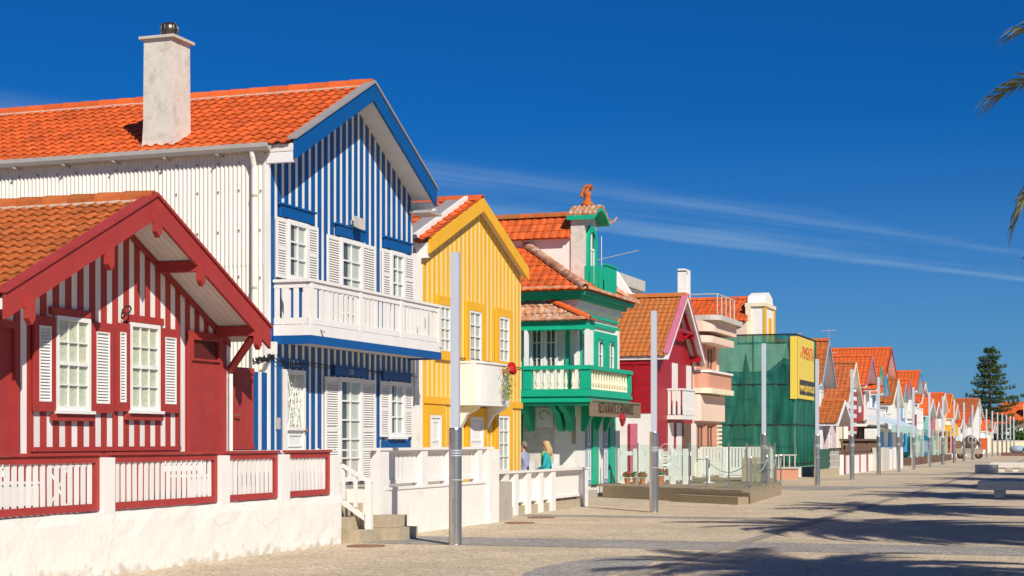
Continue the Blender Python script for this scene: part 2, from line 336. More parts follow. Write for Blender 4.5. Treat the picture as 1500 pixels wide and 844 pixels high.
def ridge(root, m, p0, p1, r=.13, seg=.42, sep=True, mortar='stucco'):
    p0, p1 = Vector(p0), Vector(p1); L = (p1 - p0).length; n = max(1, int(L / seg)); d = (p1 - p0).normalized(); s = d.cross(Vector((0, 0, 1))).normalized(); up = s.cross(d)
    b = MB(); K = 7; sg = L / n
    for yy, rr in ((-.03, r * 1.0), (sg, r * 1.12)):
        for q in (1, .82):
            for i in range(K):
                a = math.pi * (i / (K - 1)) * 1.06 - .1; b.v.append((math.cos(a) * rr * q, yy, math.sin(a) * rr * q))
    for i in range(K - 1):
        b.f += [(i, i + 1, 2 * K + i + 1, 2 * K + i), (K + i, K + i + 1, 3 * K + i + 1, 3 * K + i), (2 * K + i, 2 * K + i + 1, 3 * K + i + 1, 3 * K + i), (i, i + 1, K + i + 1, K + i)]
    me = b.mesh('ridge_tile', m)
    if sep:
        for i in range(n): inst('ridge_tile', me, root, basis(p0 + d * (i * sg), s, d, up))
    else:
        J = MB()
        for i in range(n):
            k = len(J.v); o = p0 + d * (i * sg)
            for x, y, z in b.v: J.v.append(tuple(o + s * x + d * y + up * z))
            J.f += [tuple(k + q for q in f) for f in b.f]
        J.build('ridge_tile_row', m, root, kind='stuff')
def gable_roof(root, X, Xb, y0, y1, zr, sl, ov, tile='tile', barge='white_trim', bd=.25, soffit='soffit', w=.25, e=.36, vis=0, ridge_sep=False, side=(.0, .0), bt=.05, coarse=False, ry=None, cap=None, trim=None):
    """gable roof with its ridge along x; zr = top of the roof deck at the ridge; both slopes the same"""
    ry = (y0 + y1) / 2 if ry is None else ry
    ya, yb = y0 - side[0], y1 + side[1]; Xf = X + ov; th = .12
    zt = lambda y: zr - sl * abs(y - ry)
    c = 1 / math.hypot(1, sl); s = sl * c
    for ye, sg in ((ya, -1), (yb, 1)):
        pts = [(ry, zr), (ye, zt(ye)), (ye, zt(ye) - th), (ry, zr - th)]
        MB().ring2([(Xf, y, z) for y, z in pts], [(Xb, y, z) for y, z in pts]).build('roof_deck', soffit, root)
        run = abs(ye - ry) / c; rows = max(1, round((run + .06) / e)); ee = (run + .06) / rows
        cols = int((Xf - Xb) / w)
        if sg < 0: tiles(root, tile, (Xf - .02, ry, zr), (-1, 0, 0), (0, -c, -s), cols, rows, w, ee, vis, coarse=coarse)
        else: tiles(root, tile, (Xf - .02 - cols * w, ry, zr), (1, 0, 0), (0, c, -s), cols, rows, w, ee, 0, coarse=True)
        k = .06 * c
        bp = [(ry, zr + .075), (ye - .0, zt(ye) + .075), (ye, zt(ye) + .075 - bd), (ry, zr + .075 - bd)]
        bo = MB().ring2([(Xf + .002, y, z) for y, z in bp], [(Xf + bt, y, z) for y, z in bp]).build('barge_board', barge, root)
        if cap:
            q = [(ry, zr + .13), (ye - .02 * -sg, zt(ye) + .12), (ye - .02 * -sg, zt(ye) + .078), (ry, zr + .078)]
            MB().ring2([(Xf - .10, y, z) for y, z in q], [(Xf + bt + .03, y, z) for y, z in q]).build('barge_cap', cap, root)
    ridge(root, tile, (Xf - .01, ry, zr + .03), (Xb, ry, zr + .03), sep=ridge_sep)
    if ridge_sep:
        for sg in (-1, 1): MB().ring2([(Xf - .03, ry + sg * .10, zr + .05), (Xf - .03, ry + sg * .19, zr - .015), (Xf - .03, ry + sg * .17, zr - .06), (Xf - .03, ry + sg * .08, zr)], [(Xb, ry + sg * .10, zr + .05), (Xb, ry + sg * .19, zr - .015), (Xb, ry + sg * .17, zr - .06), (Xb, ry + sg * .08, zr)]).build('ridge_mortar', 'mortar', root)
    return zt
def clad(root, F, u0, u1, pitch, frac, zb, top, ry, mA, mB, sep=True, name='board', tA=.027, tB=.02):
    n = max(1, round((u1 - u0) / pitch)); p = (u1 - u0) / n; JA, JB = MB(), MB()
    for i in range(n):
        a = u0 + i * p
        for (p0, p1, m, t, J) in ((a, a + p * frac, mA, tA, JA), (a + p * frac + .002, a + p - .002, mB, tB, JB)):
            pts = [(p0, zb), (p1, zb), (p1, top(p1))] + ([(ry, top(ry))] if p0 < ry < p1 else []) + [(p0, top(p0))]
            if sep: MB().fpoly(F, pts, .001, t).build(name, m, root)
            else: J.fpoly(F, pts, .001, t)
    if not sep:
        JA.build('cladding_boards', mA, root, kind='stuff'); JB.build('backing_boards', mB, root, kind='stuff')
def core(root, X, Xb, y0, y1, zb, top, ry, m='plaster', name='wall'):
    pts = [(y0, zb), (y1, zb), (y1, top(y1)), (ry, top(ry)), (y0, top(y0))]
    return MB().ring2([(X, y, z) for y, z in pts], [(Xb, y, z) for y, z in pts]).build(name, m, root)
def window(root, F, u0, u1, z0, z1, cols=2, rows=3, fm='white_trim', cur='curtain', fw=.06, mw=.022, n0=.035, dep=.05, sill=None, name='window', mid=False, cuts=None, panes=True, part=0):
    fr = MB().frame(F, u0, u1, n0, n0 + dep, z0, z1, fw).build(name, fm, root)
    a, b, c, d = u0 + fw, u1 - fw, z0 + fw, z1 - fw
    m_ = a + (b - a) * part
    if part: MB().fb(F, a, m_ - .001, n0 + .001, n0 + .004, c, d).build('dark_interior', 'interior', fr)
    MB().fb(F, m_, b, n0 + .001, n0 + .006, c, d).build('curtain' if 'curtain' in cur else 'dark_interior', cur, fr)
    mu = MB()
    for i in range(1, cols): x = a + (b - a) * i / cols; mu.fb(F, x - mw / 2, x + mw / 2, n0 + .012, n0 + .04, c, d)
    for j in range(1, rows):
        z = c + (d - c) * j / rows; h = mw / 2 if not (mid and j == rows // 2) else mw * 1.6
        for i in range(cols):
            x0 = a + (b - a) * i / cols + (mw / 2 if i else 0); x1 = a + (b - a) * (i + 1) / cols - (mw / 2 if i < cols - 1 else 0)
            mu.fb(F, x0, x1, n0 + .012, n0 + (.04 if not (mid and j == rows // 2) else .046), z - h, z + h)
    if mu.v: mu.build('glazing_bar', fm, fr)
    if panes:
        for i in range(cols):
            for j in range(rows):
                x0 = a + (b - a) * i / cols; x1 = a + (b - a) * (i + 1) / cols; z_0 = c + (d - c) * j / rows; z_1 = c + (d - c) * (j + 1) / rows
                q = MB(); q.v = [F.w(x0, n0 + .024, z_0), F.w(x1, n0 + .024, z_0), F.w(x1, n0 + .024, z_1), F.w(x0, n0 + .024, z_1)]; q.f = [(0, 1, 2, 3)]
                q.build('pane', 'pane', fr, fix=False)
    if sill: MB().fb(F, u0 - .04, u1 + .04, n0, n0 + dep + .05, z0 - .045, z0 - .002).build('sill', sill, fr)
    return fr
def shutter(root, F, u0, u1, z0, z1, fm, lm, n0=.04, fw=.05, inset=None, pitch=.045, tilt=0, mid=False, name='shutter'):
    t = .035
    sh = MB()
    sh.fb(F, u0, u0 + fw, n0, n0 + t, z0, z1); sh.fb(F, u1 - fw, u1, n0, n0 + t, z0, z1)
    bt = inset or fw
    sh.fb(F, u0 + fw, u1 - fw, n0, n0 + t, z1 - bt, z1); sh.fb(F, u0 + fw, u1 - fw, n0, n0 + t, z0, z0 + bt)
    zm = (z0 + z1) / 2
    if mid: sh.fb(F, u0 + fw, u1 - fw, n0, n0 + t, zm - .04, zm + .04)
    o = sh.build(name, fm, root)
    MB().fb(F, u0 + fw, u1 - fw, n0 + .001, n0 + .004, z0 + bt, z1 - bt).build('shutter_back', 'shade_' if False else lm, o)
    lv = MB(); n = int((z1 - z0 - 2 * bt) / pitch)
    for i in range(n):
        z = z0 + bt + (i + .5) * pitch
        if mid and abs(z - zm) < .06: continue
        a = [F.w(u0 + fw, n0 + .008, z + .016), F.w(u1 - fw, n0 + .008, z + .016), F.w(u1 - fw, n0 + .034, z - .012), F.w(u0 + fw, n0 + .034, z - .012)]
        c_ = [(x, y, q + .009) for x, y, q in a]; lv.ring2(a, c_)
    if lm != fm: lv.frame(F, u0 + fw, u1 - fw, n0 + .003, n0 + t + .006, z0 + bt, z1 - bt, .018)
    lv.build('louvres', lm, o, kind='stuff'); return o
def pickets(root, F, u0, u1, z0, z1, pitch, wd, m, n0, t=.022, name='picket', jit=.0, point=False):
    n = max(1, round((u1 - u0) / pitch)); p = (u1 - u0) / n
    me = MB()
    me.fb(FX(0), -wd / 2, wd / 2, 0, t, 0, z1 - z0); me = me.mesh(name, m)
    for i in range(n):
        u = u0 + (i + .5) * p; o = F.w(u, n0, z0); n_ = Vector(F.w(u, n0 + 1, z0)) - Vector(o); uu = Vector(F.w(u + 1, n0, z0)) - Vector(o)
        inst(name, me, root, basis(o, n_, uu, (0, 0, 1)) @ Matrix.Rotation(random.uniform(-jit, jit), 4, 'X'))
# ------------------------------------------------------------------ ground
def sheet(name, pts, z, m):
    b = MB(); b.v = [(x, y, z) for x, y in pts]; b.f = [tuple(range(len(pts)))]
    o = b.build(name, m, fix=False); o['kind'] = 'structure'; return o
sheet('ground', [(-1500, -800), (1500, -800), (1500, 2500), (-1500, 2500)], 0, 'far_ground')
sheet('pavement', [(-16.5, -40), (40, -40), (40, 420), (-16.5, 420)], .004, 'cobble_tan')
sheet('paving_band', [(-11.2, 23.9), (40, 23.9 + 2.2), (40, 25.9 + 2.2), (-11.2, 25.9)], .008, 'cobble_grey')
sheet('paving_band', [(-11.8, 33.6), (40, 35.2), (40, 36.0), (-11.8, 34.4)], .008, 'cobble_grey')
for yb in (57, 80, 103, 126): sheet('paving_band', [(-11.6, yb), (40, yb + 2), (40, yb + 4), (-11.6, yb + 2)], .008, 'cobble_grey')
def disc(name, cx, cy, rx, ry, z, m, n=40): return sheet(name, [(cx + rx * math.cos(2 * math.pi * i / n), cy + ry * math.sin(2 * math.pi * i / n)) for i in range(n)], z, m)
disc('paving_circle', -6.1, 20.3, .62, 2.1, .008, 'cobble_grey')
x, y = ground(1195, 716); disc('paving_circle', x, y + .3, 1.6, 1.6, .012, 'cobble_grey')
sheet('drain_channel', [(-5.42, -20), (-5.18, -20), (-5.18, 300), (-5.42, 300)], .012, 'drain')
for px, py in ((536, 801), (761, 767), (793, 759)):
    x, y = ground(px, py); o = MB().lathe((x, y, 0), [(.30, .004), (.30, .018), (.27, .022)], 20).build('manhole_cover', 'rust', loc=(x, y, 0))
    tag(o, {536: 'rusty manhole cover in cobbles before the sandstone steps', 761: 'rusty manhole cover in cobbles near the white end pillar', 793: 'rusty manhole cover in cobbles before the low picket railing'}[px], 'manhole cover', 'manhole covers along the garden walls')
MB().box(-14.2, -11.42, 8, FX(-11.3).u(501), .004, .76).build('front_yard', 'yard')['kind'] = 'structure'
MB().box(-14.2, -11.42, FX(-11.3).u(561), 32.25, .004, .79).build('front_yard', 'yard')['kind'] = 'structure'
MB().box(-14.2, -12.45, FX(-11.3).u(501) + .002, FX(-11.3).u(561) - .002, .004, .79).build('front_yard', 'yard')['kind'] = 'structure'
MB().box(-15, -12.12, 32.26, 39.2, .004, .25).build('front_yard', 'yard')['kind'] = 'structure'; MB().box(-16, -13.1, 39.202, 44.2, .004, .25).build('front_yard', 'yard')['kind'] = 'structure'

# ------------------------------------------------------------------ red striped cottage
F1 = FX(-13.2); RY1 = 20.13
def red_house():
    r = thing('cottage', 'low cottage with red and white striped boards and wide red barge boards', 'house', (-13.2, RY1, .76))
    X, Xb, y0, y1, zr, sl = -13.2, -20, 16.72, 23.54, 5.02, .485
    zt = gable_roof(r, X, Xb, y0, y1, zr, sl, .70, tile='tile_old', barge='red_plain', bd=.32, w=.20, e=.275, vis=15, ridge_sep=True, cap='red_plain')
    top = lambda y: zt(y) - .13
    core(r, X, Xb + .3, y0, y1, .78, top, RY1, 'white_board')
    clad(r, F1, y0, y1, .285, .50, .78, top, RY1, 'red', 'white_board')
    u, z = F1.u, F1.z
    # white planked soffit battens and the carved purlin ends
    for yy, L in ((RY1, .56), (RY1 + 1.2, .66), (RY1 - 1.2, .66), (RY1 + 2.95, .66), (RY1 - 2.95, .66)):
        zz = zt(yy) - .13
        p = MB().box(X + .03, X + .72, yy - .07, yy + .07, zz - .16, zz - .005)
        p.ring2([(X + .72, yy - .07, zz - .005), (X + .72, yy + .07, zz - .005), (X + .72, yy + .07, zz - .30), (X + .72, yy, zz - .38), (X + .72, yy - .07, zz - .30)],
                [(X + .80, yy - .07, zz - .005), (X + .80, yy + .07, zz - .005), (X + .80, yy + .07, zz - .30), (X + .80, yy, zz - .38), (X + .80, yy - .07, zz - .30)])
        p.build('bracket', 'red_plain', r)
    for sg in (-1, 1):
        MB().fpoly(F1, [(RY1 + sg * .05, zr - .16), (RY1 + sg * 3.36, zt(RY1 + 3.36) - .14), (RY1 + sg * 3.36, zt(RY1 + 3.36) - .24), (RY1 + sg * .05, zr - .26)], .036, .055).build('verge_trim', 'red_plain', r)
        for k in range(5):
            n = .08 + k * .115
            MB().ring2([(X + n, RY1 + sg * .1, zr - .05 - .127), (X + n + .106, RY1 + sg * .1, zr - .05 - .127), (X + n + .106, RY1 + sg * 3.38, zt(RY1 + 3.38) - .127), (X + n, RY1 + sg * 3.38, zt(RY1 + 3.38) - .127)],
                       [(X + n, RY1 + sg * .1, zr - .05 - .14), (X + n + .106, RY1 + sg * .1, zr - .05 - .14), (X + n + .106, RY1 + sg * 3.38, zt(RY1 + 3.38) - .14), (X + n, RY1 + sg * 3.38, zt(RY1 + 3.38) - .14)]).build('soffit_plank', 'soffit', r)
    MB().fb(F1, y0 + .01, y1 - .01, .03, .05, .785, 1.36).build('plinth_board', 'red_plain', r)
    # windows with louvred shutters
    for (pl, pr, pt, pb, sl0, sl1, sr0, sr1) in ((76, 126, 462, 601, 42, 75, 127, 160), (184, 228, 472, 601, 162, 184, 229, 257)):
        a, b = u(pl), u(pr); z1, z0 = z(pl, pt), z(pl, pb)
        window(r, F1, a, b, z0, z1, 3, 4, 'white_trim', 'curtain_lace', .058, .016, .036, .05, sill='white_trim', mid=True)
        MB().fb(F1, a - .12, b + .10, .036, .085, z1 + .004, z1 + .11).build('window_head', 'red_plain', r)
        MB().fb(F1, a - .10, b + .08, .036, .09, z0 - .14, z0 - .05).build('window_apron', 'red_plain', r)
        for s0, s1 in ((sl0, sl1), (sr0, sr1)):
            shutter(r, F1, u(s0) + .01, u(s1) - .01, z0 - .02, z1 - .03, 'red_plain', 'white_trim', n0=.05, fw=.105, inset=.13, pitch=.042)
        m0, m1 = u(sl0), u(sr1)
        MB().fb(F1, m0, m1, .036, .10, 1.50, 1.56).build('moulding', 'red_plain', r); MB().fb(F1, m0 + .04, m1 - .04, .036, .07, 1.41, 1.498).build('moulding', 'red_plain', r)
    # door with a fanlight recess, its shade painted as a dark red sheet
    a, b = u(275), u(316); zd = z(275, 500)
    d = MB().frame(F1, a - .08, b + .10, .036, .075, .80, zd + .16, .09).build('door', 'red_plain', r)
    MB().fb(F1, a + .01, b + .01, .034, .05, .89, zd - .30).build('door_leaf', 'red_plain', d)
    MB().fb(F1, a + .012, b + .008, .033, .038, zd - .295, zd + .066).build('fanlight', 'recess_shade_red', d)
    MB().frame(F1, a + .012, b + .008, .04, .085, zd - .295, zd + .066, .035).build('fanlight_frame', 'red_plain', d)
    # the doorway at the other end
    b2 = u(14); zd2 = z(14, 482)
    d = MB().frame(F1, b2 - 1.0, b2 + .10, .036, .085, .80, zd2 + .10, .10).build('door', 'red_plain', r)
    MB().fb(F1, b2 - .9, b2 - .003, .033, .04, .9, zd2 - .003).build('door_leaf', 'red_plain', d, label='dark recessed door')
    # strut, downpipe, hook lamp
    MB().bar((X + .05, y1 - .08, 2.78), (X + .66, y1 - .45, 3.28), .09, .09).build('strut', 'red_plain', r)
    MB().path([(X + .09, y1 - .12, 2.72), (X + .09, y1 - .12, .80)], .035, 8).build('downpipe', 'plaster', r)
    y = u(174); zz = z(174, 455); pts = [(X + .05, y, zz - .12)] + [(X + .13 + .07 * math.cos(t), y + .04 * math.sin(t), zz + .07 * math.sin(t)) for t in [k * .9 - 1.5 for k in range(7)]]
    MB().path(pts, .013, 6).build('lamp_bracket', 'iron', r)
red_house()
# red board gate between the two houses
g = thing('side_gate', 'tall plain red board gate between striped cottage and blue house', 'gate', (-13.2, 24.2, .76))
ga, gb = 23.60, FX(-13.25).u(369)
for k in range(6):
    a = ga + (gb - ga) * k / 6; MB().box(-13.26, -13.22 + .004 * (k % 2), a, a + (gb - ga) / 6 - .004, .78, FX(-13.2).z(350, 541)).build('plank', 'red', g)
MB().box(-13.215, -13.19, ga + .02, gb - .02, 1.5, 1.6).build('ledge', 'red_plain', g); MB().box(-13.215, -13.19, ga + .02, gb - .02, 2.75, 2.85).build('ledge', 'red_plain', g)
MB().path([(-13.19, gb - .7, 2.05), (-13.15, gb - .7, 2.06), (-13.15, gb - .55, 2.06), (-13.19, gb - .55, 2.05)], .012).build('handle', 'rust', g)

# low wall with framed picket panels in front of the cottage
FW = FX(-11.25)
def red_wall():
    u = FW.u; ya, yb = 9.0, u(500)
    r = thing('garden_wall', 'stained whitewashed garden wall topped by red framed white picket panels', 'wall', (-11.4, (ya + yb) / 2, 0))
    # body: a gently uneven rendered face
    b = MB(); n = 60; rows = [0, .12, .3, .5, .66, .775]
    for i in range(n + 1):
        y = ya + (yb - ya) * i / n
        for k, z in enumerate(rows): b.v.append((-11.25 + random.uniform(-.006, .006) - (.012 if k == len(rows) - 1 else 0), y, z + (random.uniform(-.008, .008) if k == 5 else 0)))
        b.v.append((-11.47, y, .775)); b.v.append((-11.47, y, 0))
    q = 8
    for i in range(n):
        for k in range(q - 1): b.f.append((i * q + k, i * q + k + 1, (i + 1) * q + k + 1, (i + 1) * q + k))
    b.f.append(tuple(range(q))); b.f.append(tuple(n * q + q - 1 - k for k in range(q)))
    b.build('wall', 'wall_crack', r)
    posts = [(-170, -153), (153, 170), (325, 338), (413, 426), (489, 500)]
    for a, c in posts: MB().box(-11.44, -11.262, u(a), u(c), .77, 1.44 if a < 480 else 1.40).build('post', 'white_paint', r)
    for (a, c) in zip(posts, posts[1:]):
        y0, y1 = u(a[1]) + .004, u(c[0]) - .004
        p = MB().frame(FX(-11.37), y0, y1, .0, .055, .80, 1.465, .085).build('fence_panel', 'red_plain', r)
        MB().fb(FX(-11.37), y0 - .02, y1 + .02, -.01, .085, 1.467, 1.50).build('rail_cap', 'red_plain', p)
        pickets(p, FX(-11.37), y0 + .10, y1 - .10, .886, 1.379, .132, .072, 'white_board', .012, jit=.012)
mat('wall_crack', (.80, .78, .72), .8, .06, 3, .35, 12, dirt=(.46, .38, .24), damt=.45, dscale=1.7, dlo=.58, dhi=.8)
def cracks(m):
    t = m.node_tree; N = t.nodes; L = t.links.new; b = N['Principled BSDF']; src = b.inputs['Base Color'].links[0].from_socket
    tc = N.new('ShaderNodeTexCoord'); nz = N.new('ShaderNodeTexNoise'); nz.inputs['Scale'].default_value = 1.6; nz.inputs['Detail'].default_value = 6; L(tc.outputs['Object'], nz.inputs['Vector'])
    va = N.new('ShaderNodeVectorMath'); va.operation = 'MULTIPLY_ADD'; va.inputs[1].default_value = (.6, .6, .6); L(nz.outputs['Color'], va.inputs[0]); L(tc.outputs['Object'], va.inputs[2])
    vo = N.new('ShaderNodeTexVoronoi'); vo.feature = 'DISTANCE_TO_EDGE'; vo.inputs['Scale'].default_value = .55; L(va.outputs[0], vo.inputs['Vector'])
    mr = N.new('ShaderNodeMapRange'); mr.inputs[1].default_value = .0; mr.inputs[2].default_value = .007; mr.inputs[3].default_value = .3; mr.inputs[4].default_value = 0; L(vo.outputs['Distance'], mr.inputs[0])
    # splash stains and flaking along the foot of the wall (a stain of the wall itself, up to 0.25 m)
    sp = N.new('ShaderNodeSeparateXYZ'); L(tc.outputs['Object'], sp.inputs[0]); fn = N.new('ShaderNodeTexNoise'); fn.inputs['Scale'].default_value = 5; fn.inputs['Detail'].default_value = 8; L(tc.outputs['Object'], fn.inputs['Vector'])
    fz = N.new('ShaderNodeMapRange'); fz.inputs[1].default_value = 0; fz.inputs[2].default_value = .22; fz.inputs[3].default_value = .30; fz.inputs[4].default_value = 0; L(sp.outputs[2], fz.inputs[0])
    ad = N.new('ShaderNodeMath'); ad.operation = 'ADD'; L(fn.outputs[0], ad.inputs[0]); L(fz.outputs[0], ad.inputs[1])
    fr = N.new('ShaderNodeMapRange'); fr.inputs[1].default_value = .68; fr.inputs[2].default_value = .84; fr.inputs[4].default_value = .6; L(ad.outputs[0], fr.inputs[0])
    mx = N.new('ShaderNodeMix'); mx.data_type = 'RGBA'; L(mr.outputs[0], mx.inputs[0]); L(src, mx.inputs[6]); mx.inputs[7].default_value = (.36, .31, .22, 1)
    m2 = N.new('ShaderNodeMix'); m2.data_type = 'RGBA'; L(fr.outputs[0], m2.inputs[0]); L(mx.outputs[2], m2.inputs[6]); m2.inputs[7].default_value = (.44, .36, .25, 1)
    L(m2.outputs[2], b.inputs['Base Color'])
cracks(MATS['wall_crack'])
red_wall()
# white slatted garden seats standing in the yard behind the pickets
def garden_bench(y, L, label, x=-12.3):
    r = thing('garden_bench', label, 'bench', (x, y, .76))
    for k in range(4): MB().box(x - .25 + k * .115, x - .15 + k * .115, y, y + L, 1.12, 1.145).build('seat_slat', 'plastic_white', r)
    for k in range(3): MB().box(x - .30, x - .275, y, y + L, 1.20 + k * .10, 1.28 + k * .10).build('back_slat', 'plastic_white', r)
    for yy in (y + .03, y + L - .08):
        MB().box(x - .274, x - .255, yy, yy + .05, .76, 1.48).build('leg', 'plastic_white', r); MB().box(x + .13, x + .17, yy, yy + .05, .76, 1.119).build('leg', 'plastic_white', r)
    MB().box(x + .14, x + .17, y + .09, y + L - .09, .86, 1.115).build('apron', 'plastic_white', r)
garden_bench(FX(-12.2).u(-40), FX(-12.2).u(52) - FX(-12.2).u(-40), 'white slatted garden bench behind red pickets, below the louvred windows')
garden_bench(FX(-12.2).u(275), FX(-12.2).u(330) - FX(-12.2).u(275), 'short white slatted garden bench behind red pickets, beside plain red door')
# bicycle wheels are hinted at behind the pickets: two folded clothes racks of thin white tube
def rack(y, label):
    r = thing('drying_rack', label, 'drying rack', (-12.5, y, .76)); b = MB()
    for s in (0, .9): b.path([(-12.7, y + s, .76), (-12.4, y + s, 1.30), (-12.7, y + s, 1.30), (-12.4, y + s, .76)], .012)
    b.build('frame', 'plastic_white', r)
    for k in range(4): MB().tube((-12.7 + k * .1, y, 1.312), (-12.7 + k * .1, y + .9, 1.312), .008, 6).build('rail', 'plastic_white', r)
rack(FX(-12.5).u(90), 'thin white folding drying rack under the louvred windows behind pickets')

# ------------------------------------------------------------------ blue striped house
F2 = FX(-13.5); RY2 = 28.6
def blue_house():
    r = thing('striped_house', 'two storey blue and white striped house with white balcony and tall chimney', 'house', (-13.5, RY2, .79))
    X, Xb, y0, y1, zr, sl = -13.5, -25, 25.46, 31.80, 8.40, .50
    zt = gable_roof(r, X, Xb, y0, y1, zr, sl, .52, tile='tile', barge='blue_plain', bd=.34, w=.215, e=.315, vis=24, ridge_sep=True, side=(.10, .02), cap='lead')
    top = lambda y: zt(y) - .13
    u, z = F2.u, F2.z
    core(r, X, Xb + .2, y0, y1, .80, top, RY2, 'plaster')
    clad(r, F2, y0, y1, .262, .58, .82, top, RY2, 'blue', 'white_board')
    # ground floor panel reaching out to the gate
    ye = u(369); zz = z(380, 545)
    MB().fb(F2, ye, y0 - .004, -.05, 0, .80, zz).build('side_panel', 'white_board', r)
    for a, c in ((369, 376), (383, 389)): MB().fb(F2, u(a), u(c), .001, .03, .82, zz - .003).build('board', 'blue', r)
    # eave return box at the foot of each barge board
    MB().box(X + .0, X + .515, y0 - .09, y0 - .002, zt(y0) - .36, zt(y0) - .16).build('eave_box', 'white_trim', r)
    MB().box(X + .0, X + .515, y1 + .003, y1 + .10, zt(y1) - .36, zt(y1) - .16).build('eave_box', 'white_trim', r)
    MB().box(X + .04, X + .5, y1 - .25, y1 + .45, zt(y1) - .42, zt(y1) - .365).build('gutter', 'gutter', r)
    # corrugated side wall, sheet by sheet
    sw, amp, pit = 1.0, .016, .0833
    for row, (za, zb) in enumerate(((.85, 2.75), (2.70, 4.75), (4.70, 6.68))):
        for k in range(11):
            xa = X - .06 - k * sw; b = MB(); n = 72
            for i in range(n + 1):
                x = xa - (sw + .04) * i / n; yv = y0 - .035 - .006 * row - .003 * (k % 2) - amp * math.cos(2 * math.pi * x / pit)
                b.v += [(x, yv, za), (x, yv, zb)]
            b.f = [(2 * i, 2 * i + 2, 2 * i + 3, 2 * i + 1) for i in range(n)]
            b.build('corrugated_sheet', 'corrugated', r, smooth=True, fix=False)
    sc = MB()
    for k in range(26):
        for zz in (1.2, 2.55, 3.4, 4.5, 5.3, 6.0, 6.5):
            x = X - .12 - k * .416 - random.uniform(0, .02); sc.lathe((x, y0 - .072, zz + random.uniform(-.02, .02)), [(.016, -.012), (.016, .012)], 6)
    sc.build('screw_heads', 'rust', r, kind='stuff')
    MB().fb(F2, y0 - .075, y0 - .002, -.055, .034, .82, top(y0) - .06).build('corner_board', 'white_board', r)
    # gutter and downpipe
    ge, gz = y0 - .20, zt(y0 - .1) - .03
    b = MB(); prof = [(-.09, .05), (-.085, -.02), (-.05, -.075), (.0, -.085), (.05, -.06), (.06, .03)]
    for s in (0, 1):
        pass
    ring = [(dy, dz) for dy, dz in prof] + [(dy * .85, dz * .8 + .012) for dy, dz in reversed(prof)]
    b.ring2([(X + .12, ge + p[0], gz + p[1]) for p in ring], [(Xb, ge + p[0], gz + p[1]) for p in ring]); b.build('gutter', 'gutter', r)
    for k in range(9): MB().box(X - .9 - k * 1.05, X - .87 - k * 1.05, ge - .08, y0 - .02, gz - .12, gz - .095).build('gutter_bracket', 'gutter', r)
    dx_ = FY(y0 - .1).u(373)
    MB().path([(dx_, ge, gz - .08), (dx_, ge + .02, gz - .18), (dx_, y0 - .12, gz - .34), (dx_, y0 - .12, .85)], .048, 10).build('downpipe', 'corrugated', r, smooth=False)
    for zz in (5.9, 4.3, 2.6): MB().lathe((dx_, y0 - .12, zz), [(.056, -.02), (.056, .02)], 10).build('pipe_clip', 'gutter', r)
    # chimney
    cx1, cy0 = -15.50, 25.60; cx0, cy1 = cx1 - .62, cy0 + .62; zb = zt(cy0) - .15; ztp = 8.86
    c = MB(); lv = 7
    for i in range(lv + 1):
        t = i / lv; zz = zb + (ztp - zb) * t; f = .035 * max(0, 1 - t * 5)
        c.v += [(cx0 - f + .02 * t, cy0 - f, zz), (cx1 + f - .02 * t, cy0 - f, zz), (cx1 + f - .02 * t, cy1, zz), (cx0 - f + .02 * t, cy1, zz)]
    for i in range(lv):
        for k in range(4): c.f.append((i * 4 + k, i * 4 + (k + 1) % 4, i * 4 + 4 + (k + 1) % 4, i * 4 + 4 + k))
    c.f += [(3, 2, 1, 0), (lv * 4, lv * 4 + 1, lv * 4 + 2, lv * 4 + 3)]
    ch = c.build('chimney', 'stucco', r)
    MB().box(cx0 - .05, cx1 + .05, cy0 - .06, cy1 + .06, ztp + .001, ztp + .05).build('chimney_cap', 'concrete', ch)
    cc = ((cx0 + cx1) / 2 + .05, (cy0 + cy1) / 2, ztp + .05)
    MB().lathe(cc, [(.09, 0), (.09, .06), (.13, .10), (.15, .17), (.14, .24), (.10, .29), (.03, .31)], 18).build('cowl', 'cowl', ch, smooth=True)
    for k in range(12):
        a = 2 * math.pi * k / 12; p = [(cc[0] + rr * math.cos(a), cc[1] + rr * math.sin(a), cc[2] + h) for rr, h in ((.10, .06), (.145, .10), (.165, .17), (.155, .24), (.11, .295))]
        MB().path(p, .008, 4).build('cowl_vane', 'cowl', ch)
    # upper windows
    def unit(sl, wl_, wr, sr, pt, pb, hl, hr, hp, rows, cols=2, name='window', zb=None):
        z1 = z(sl, pt); z0 = z(wl_, pb) if zb is None else zb
        a, b_ = u(wl_), u(wr)
        window(r, F2, a, b_, z0, z1 - .02, cols, rows, 'white_trim', 'curtain', .085, .03, .036, .055, part=.36, name=name, sill='white_trim' if name == 'window' else None)
        shutter(r, F2, u(sl), a - .01, z0, z1 - .03, 'white_paint', 'white_paint', n0=.045, fw=.05, inset=.07, mid=True)
        shutter(r, F2, b_ + .01, u(sr), z0, z1 - .03, 'white_paint', 'white_paint', n0=.045, fw=.05, inset=.07, mid=True)
        if hl: MB().fb(F2, u(hl), u(hr), .036, .085, z1 + .003, z1 + hp).build('window_head', 'blue_plain', r); MB().fb(F2, u(hl) - .05, u(hr) + .05, .036, .11, z1 + hp + .002, z1 + hp + .035).build('head_moulding', 'blue_plain', r)
    unit(400, 416, 446, 461, 315, 409, 406, 455, .20, 3)
    unit(475, 494, 526, 545, 341, 0, 488, 530, .20, 5, name='french_door', zb=3.66)
    unit(556, 568, 588, 602, 362, 440, 559, 598, .20, 3)
    unit(472, 492, 525, 545, 549, 0, 485, 531, .16, 5, name='french_door', zb=.86)
    unit(553, 566, 588, 600, 556, 640, 556, 597, .14, 3)
    MB().fb(F2, u(556), u(597), .036, .06, 1.38, z(556, 645)).build('window_apron', 'blue_plain', r)
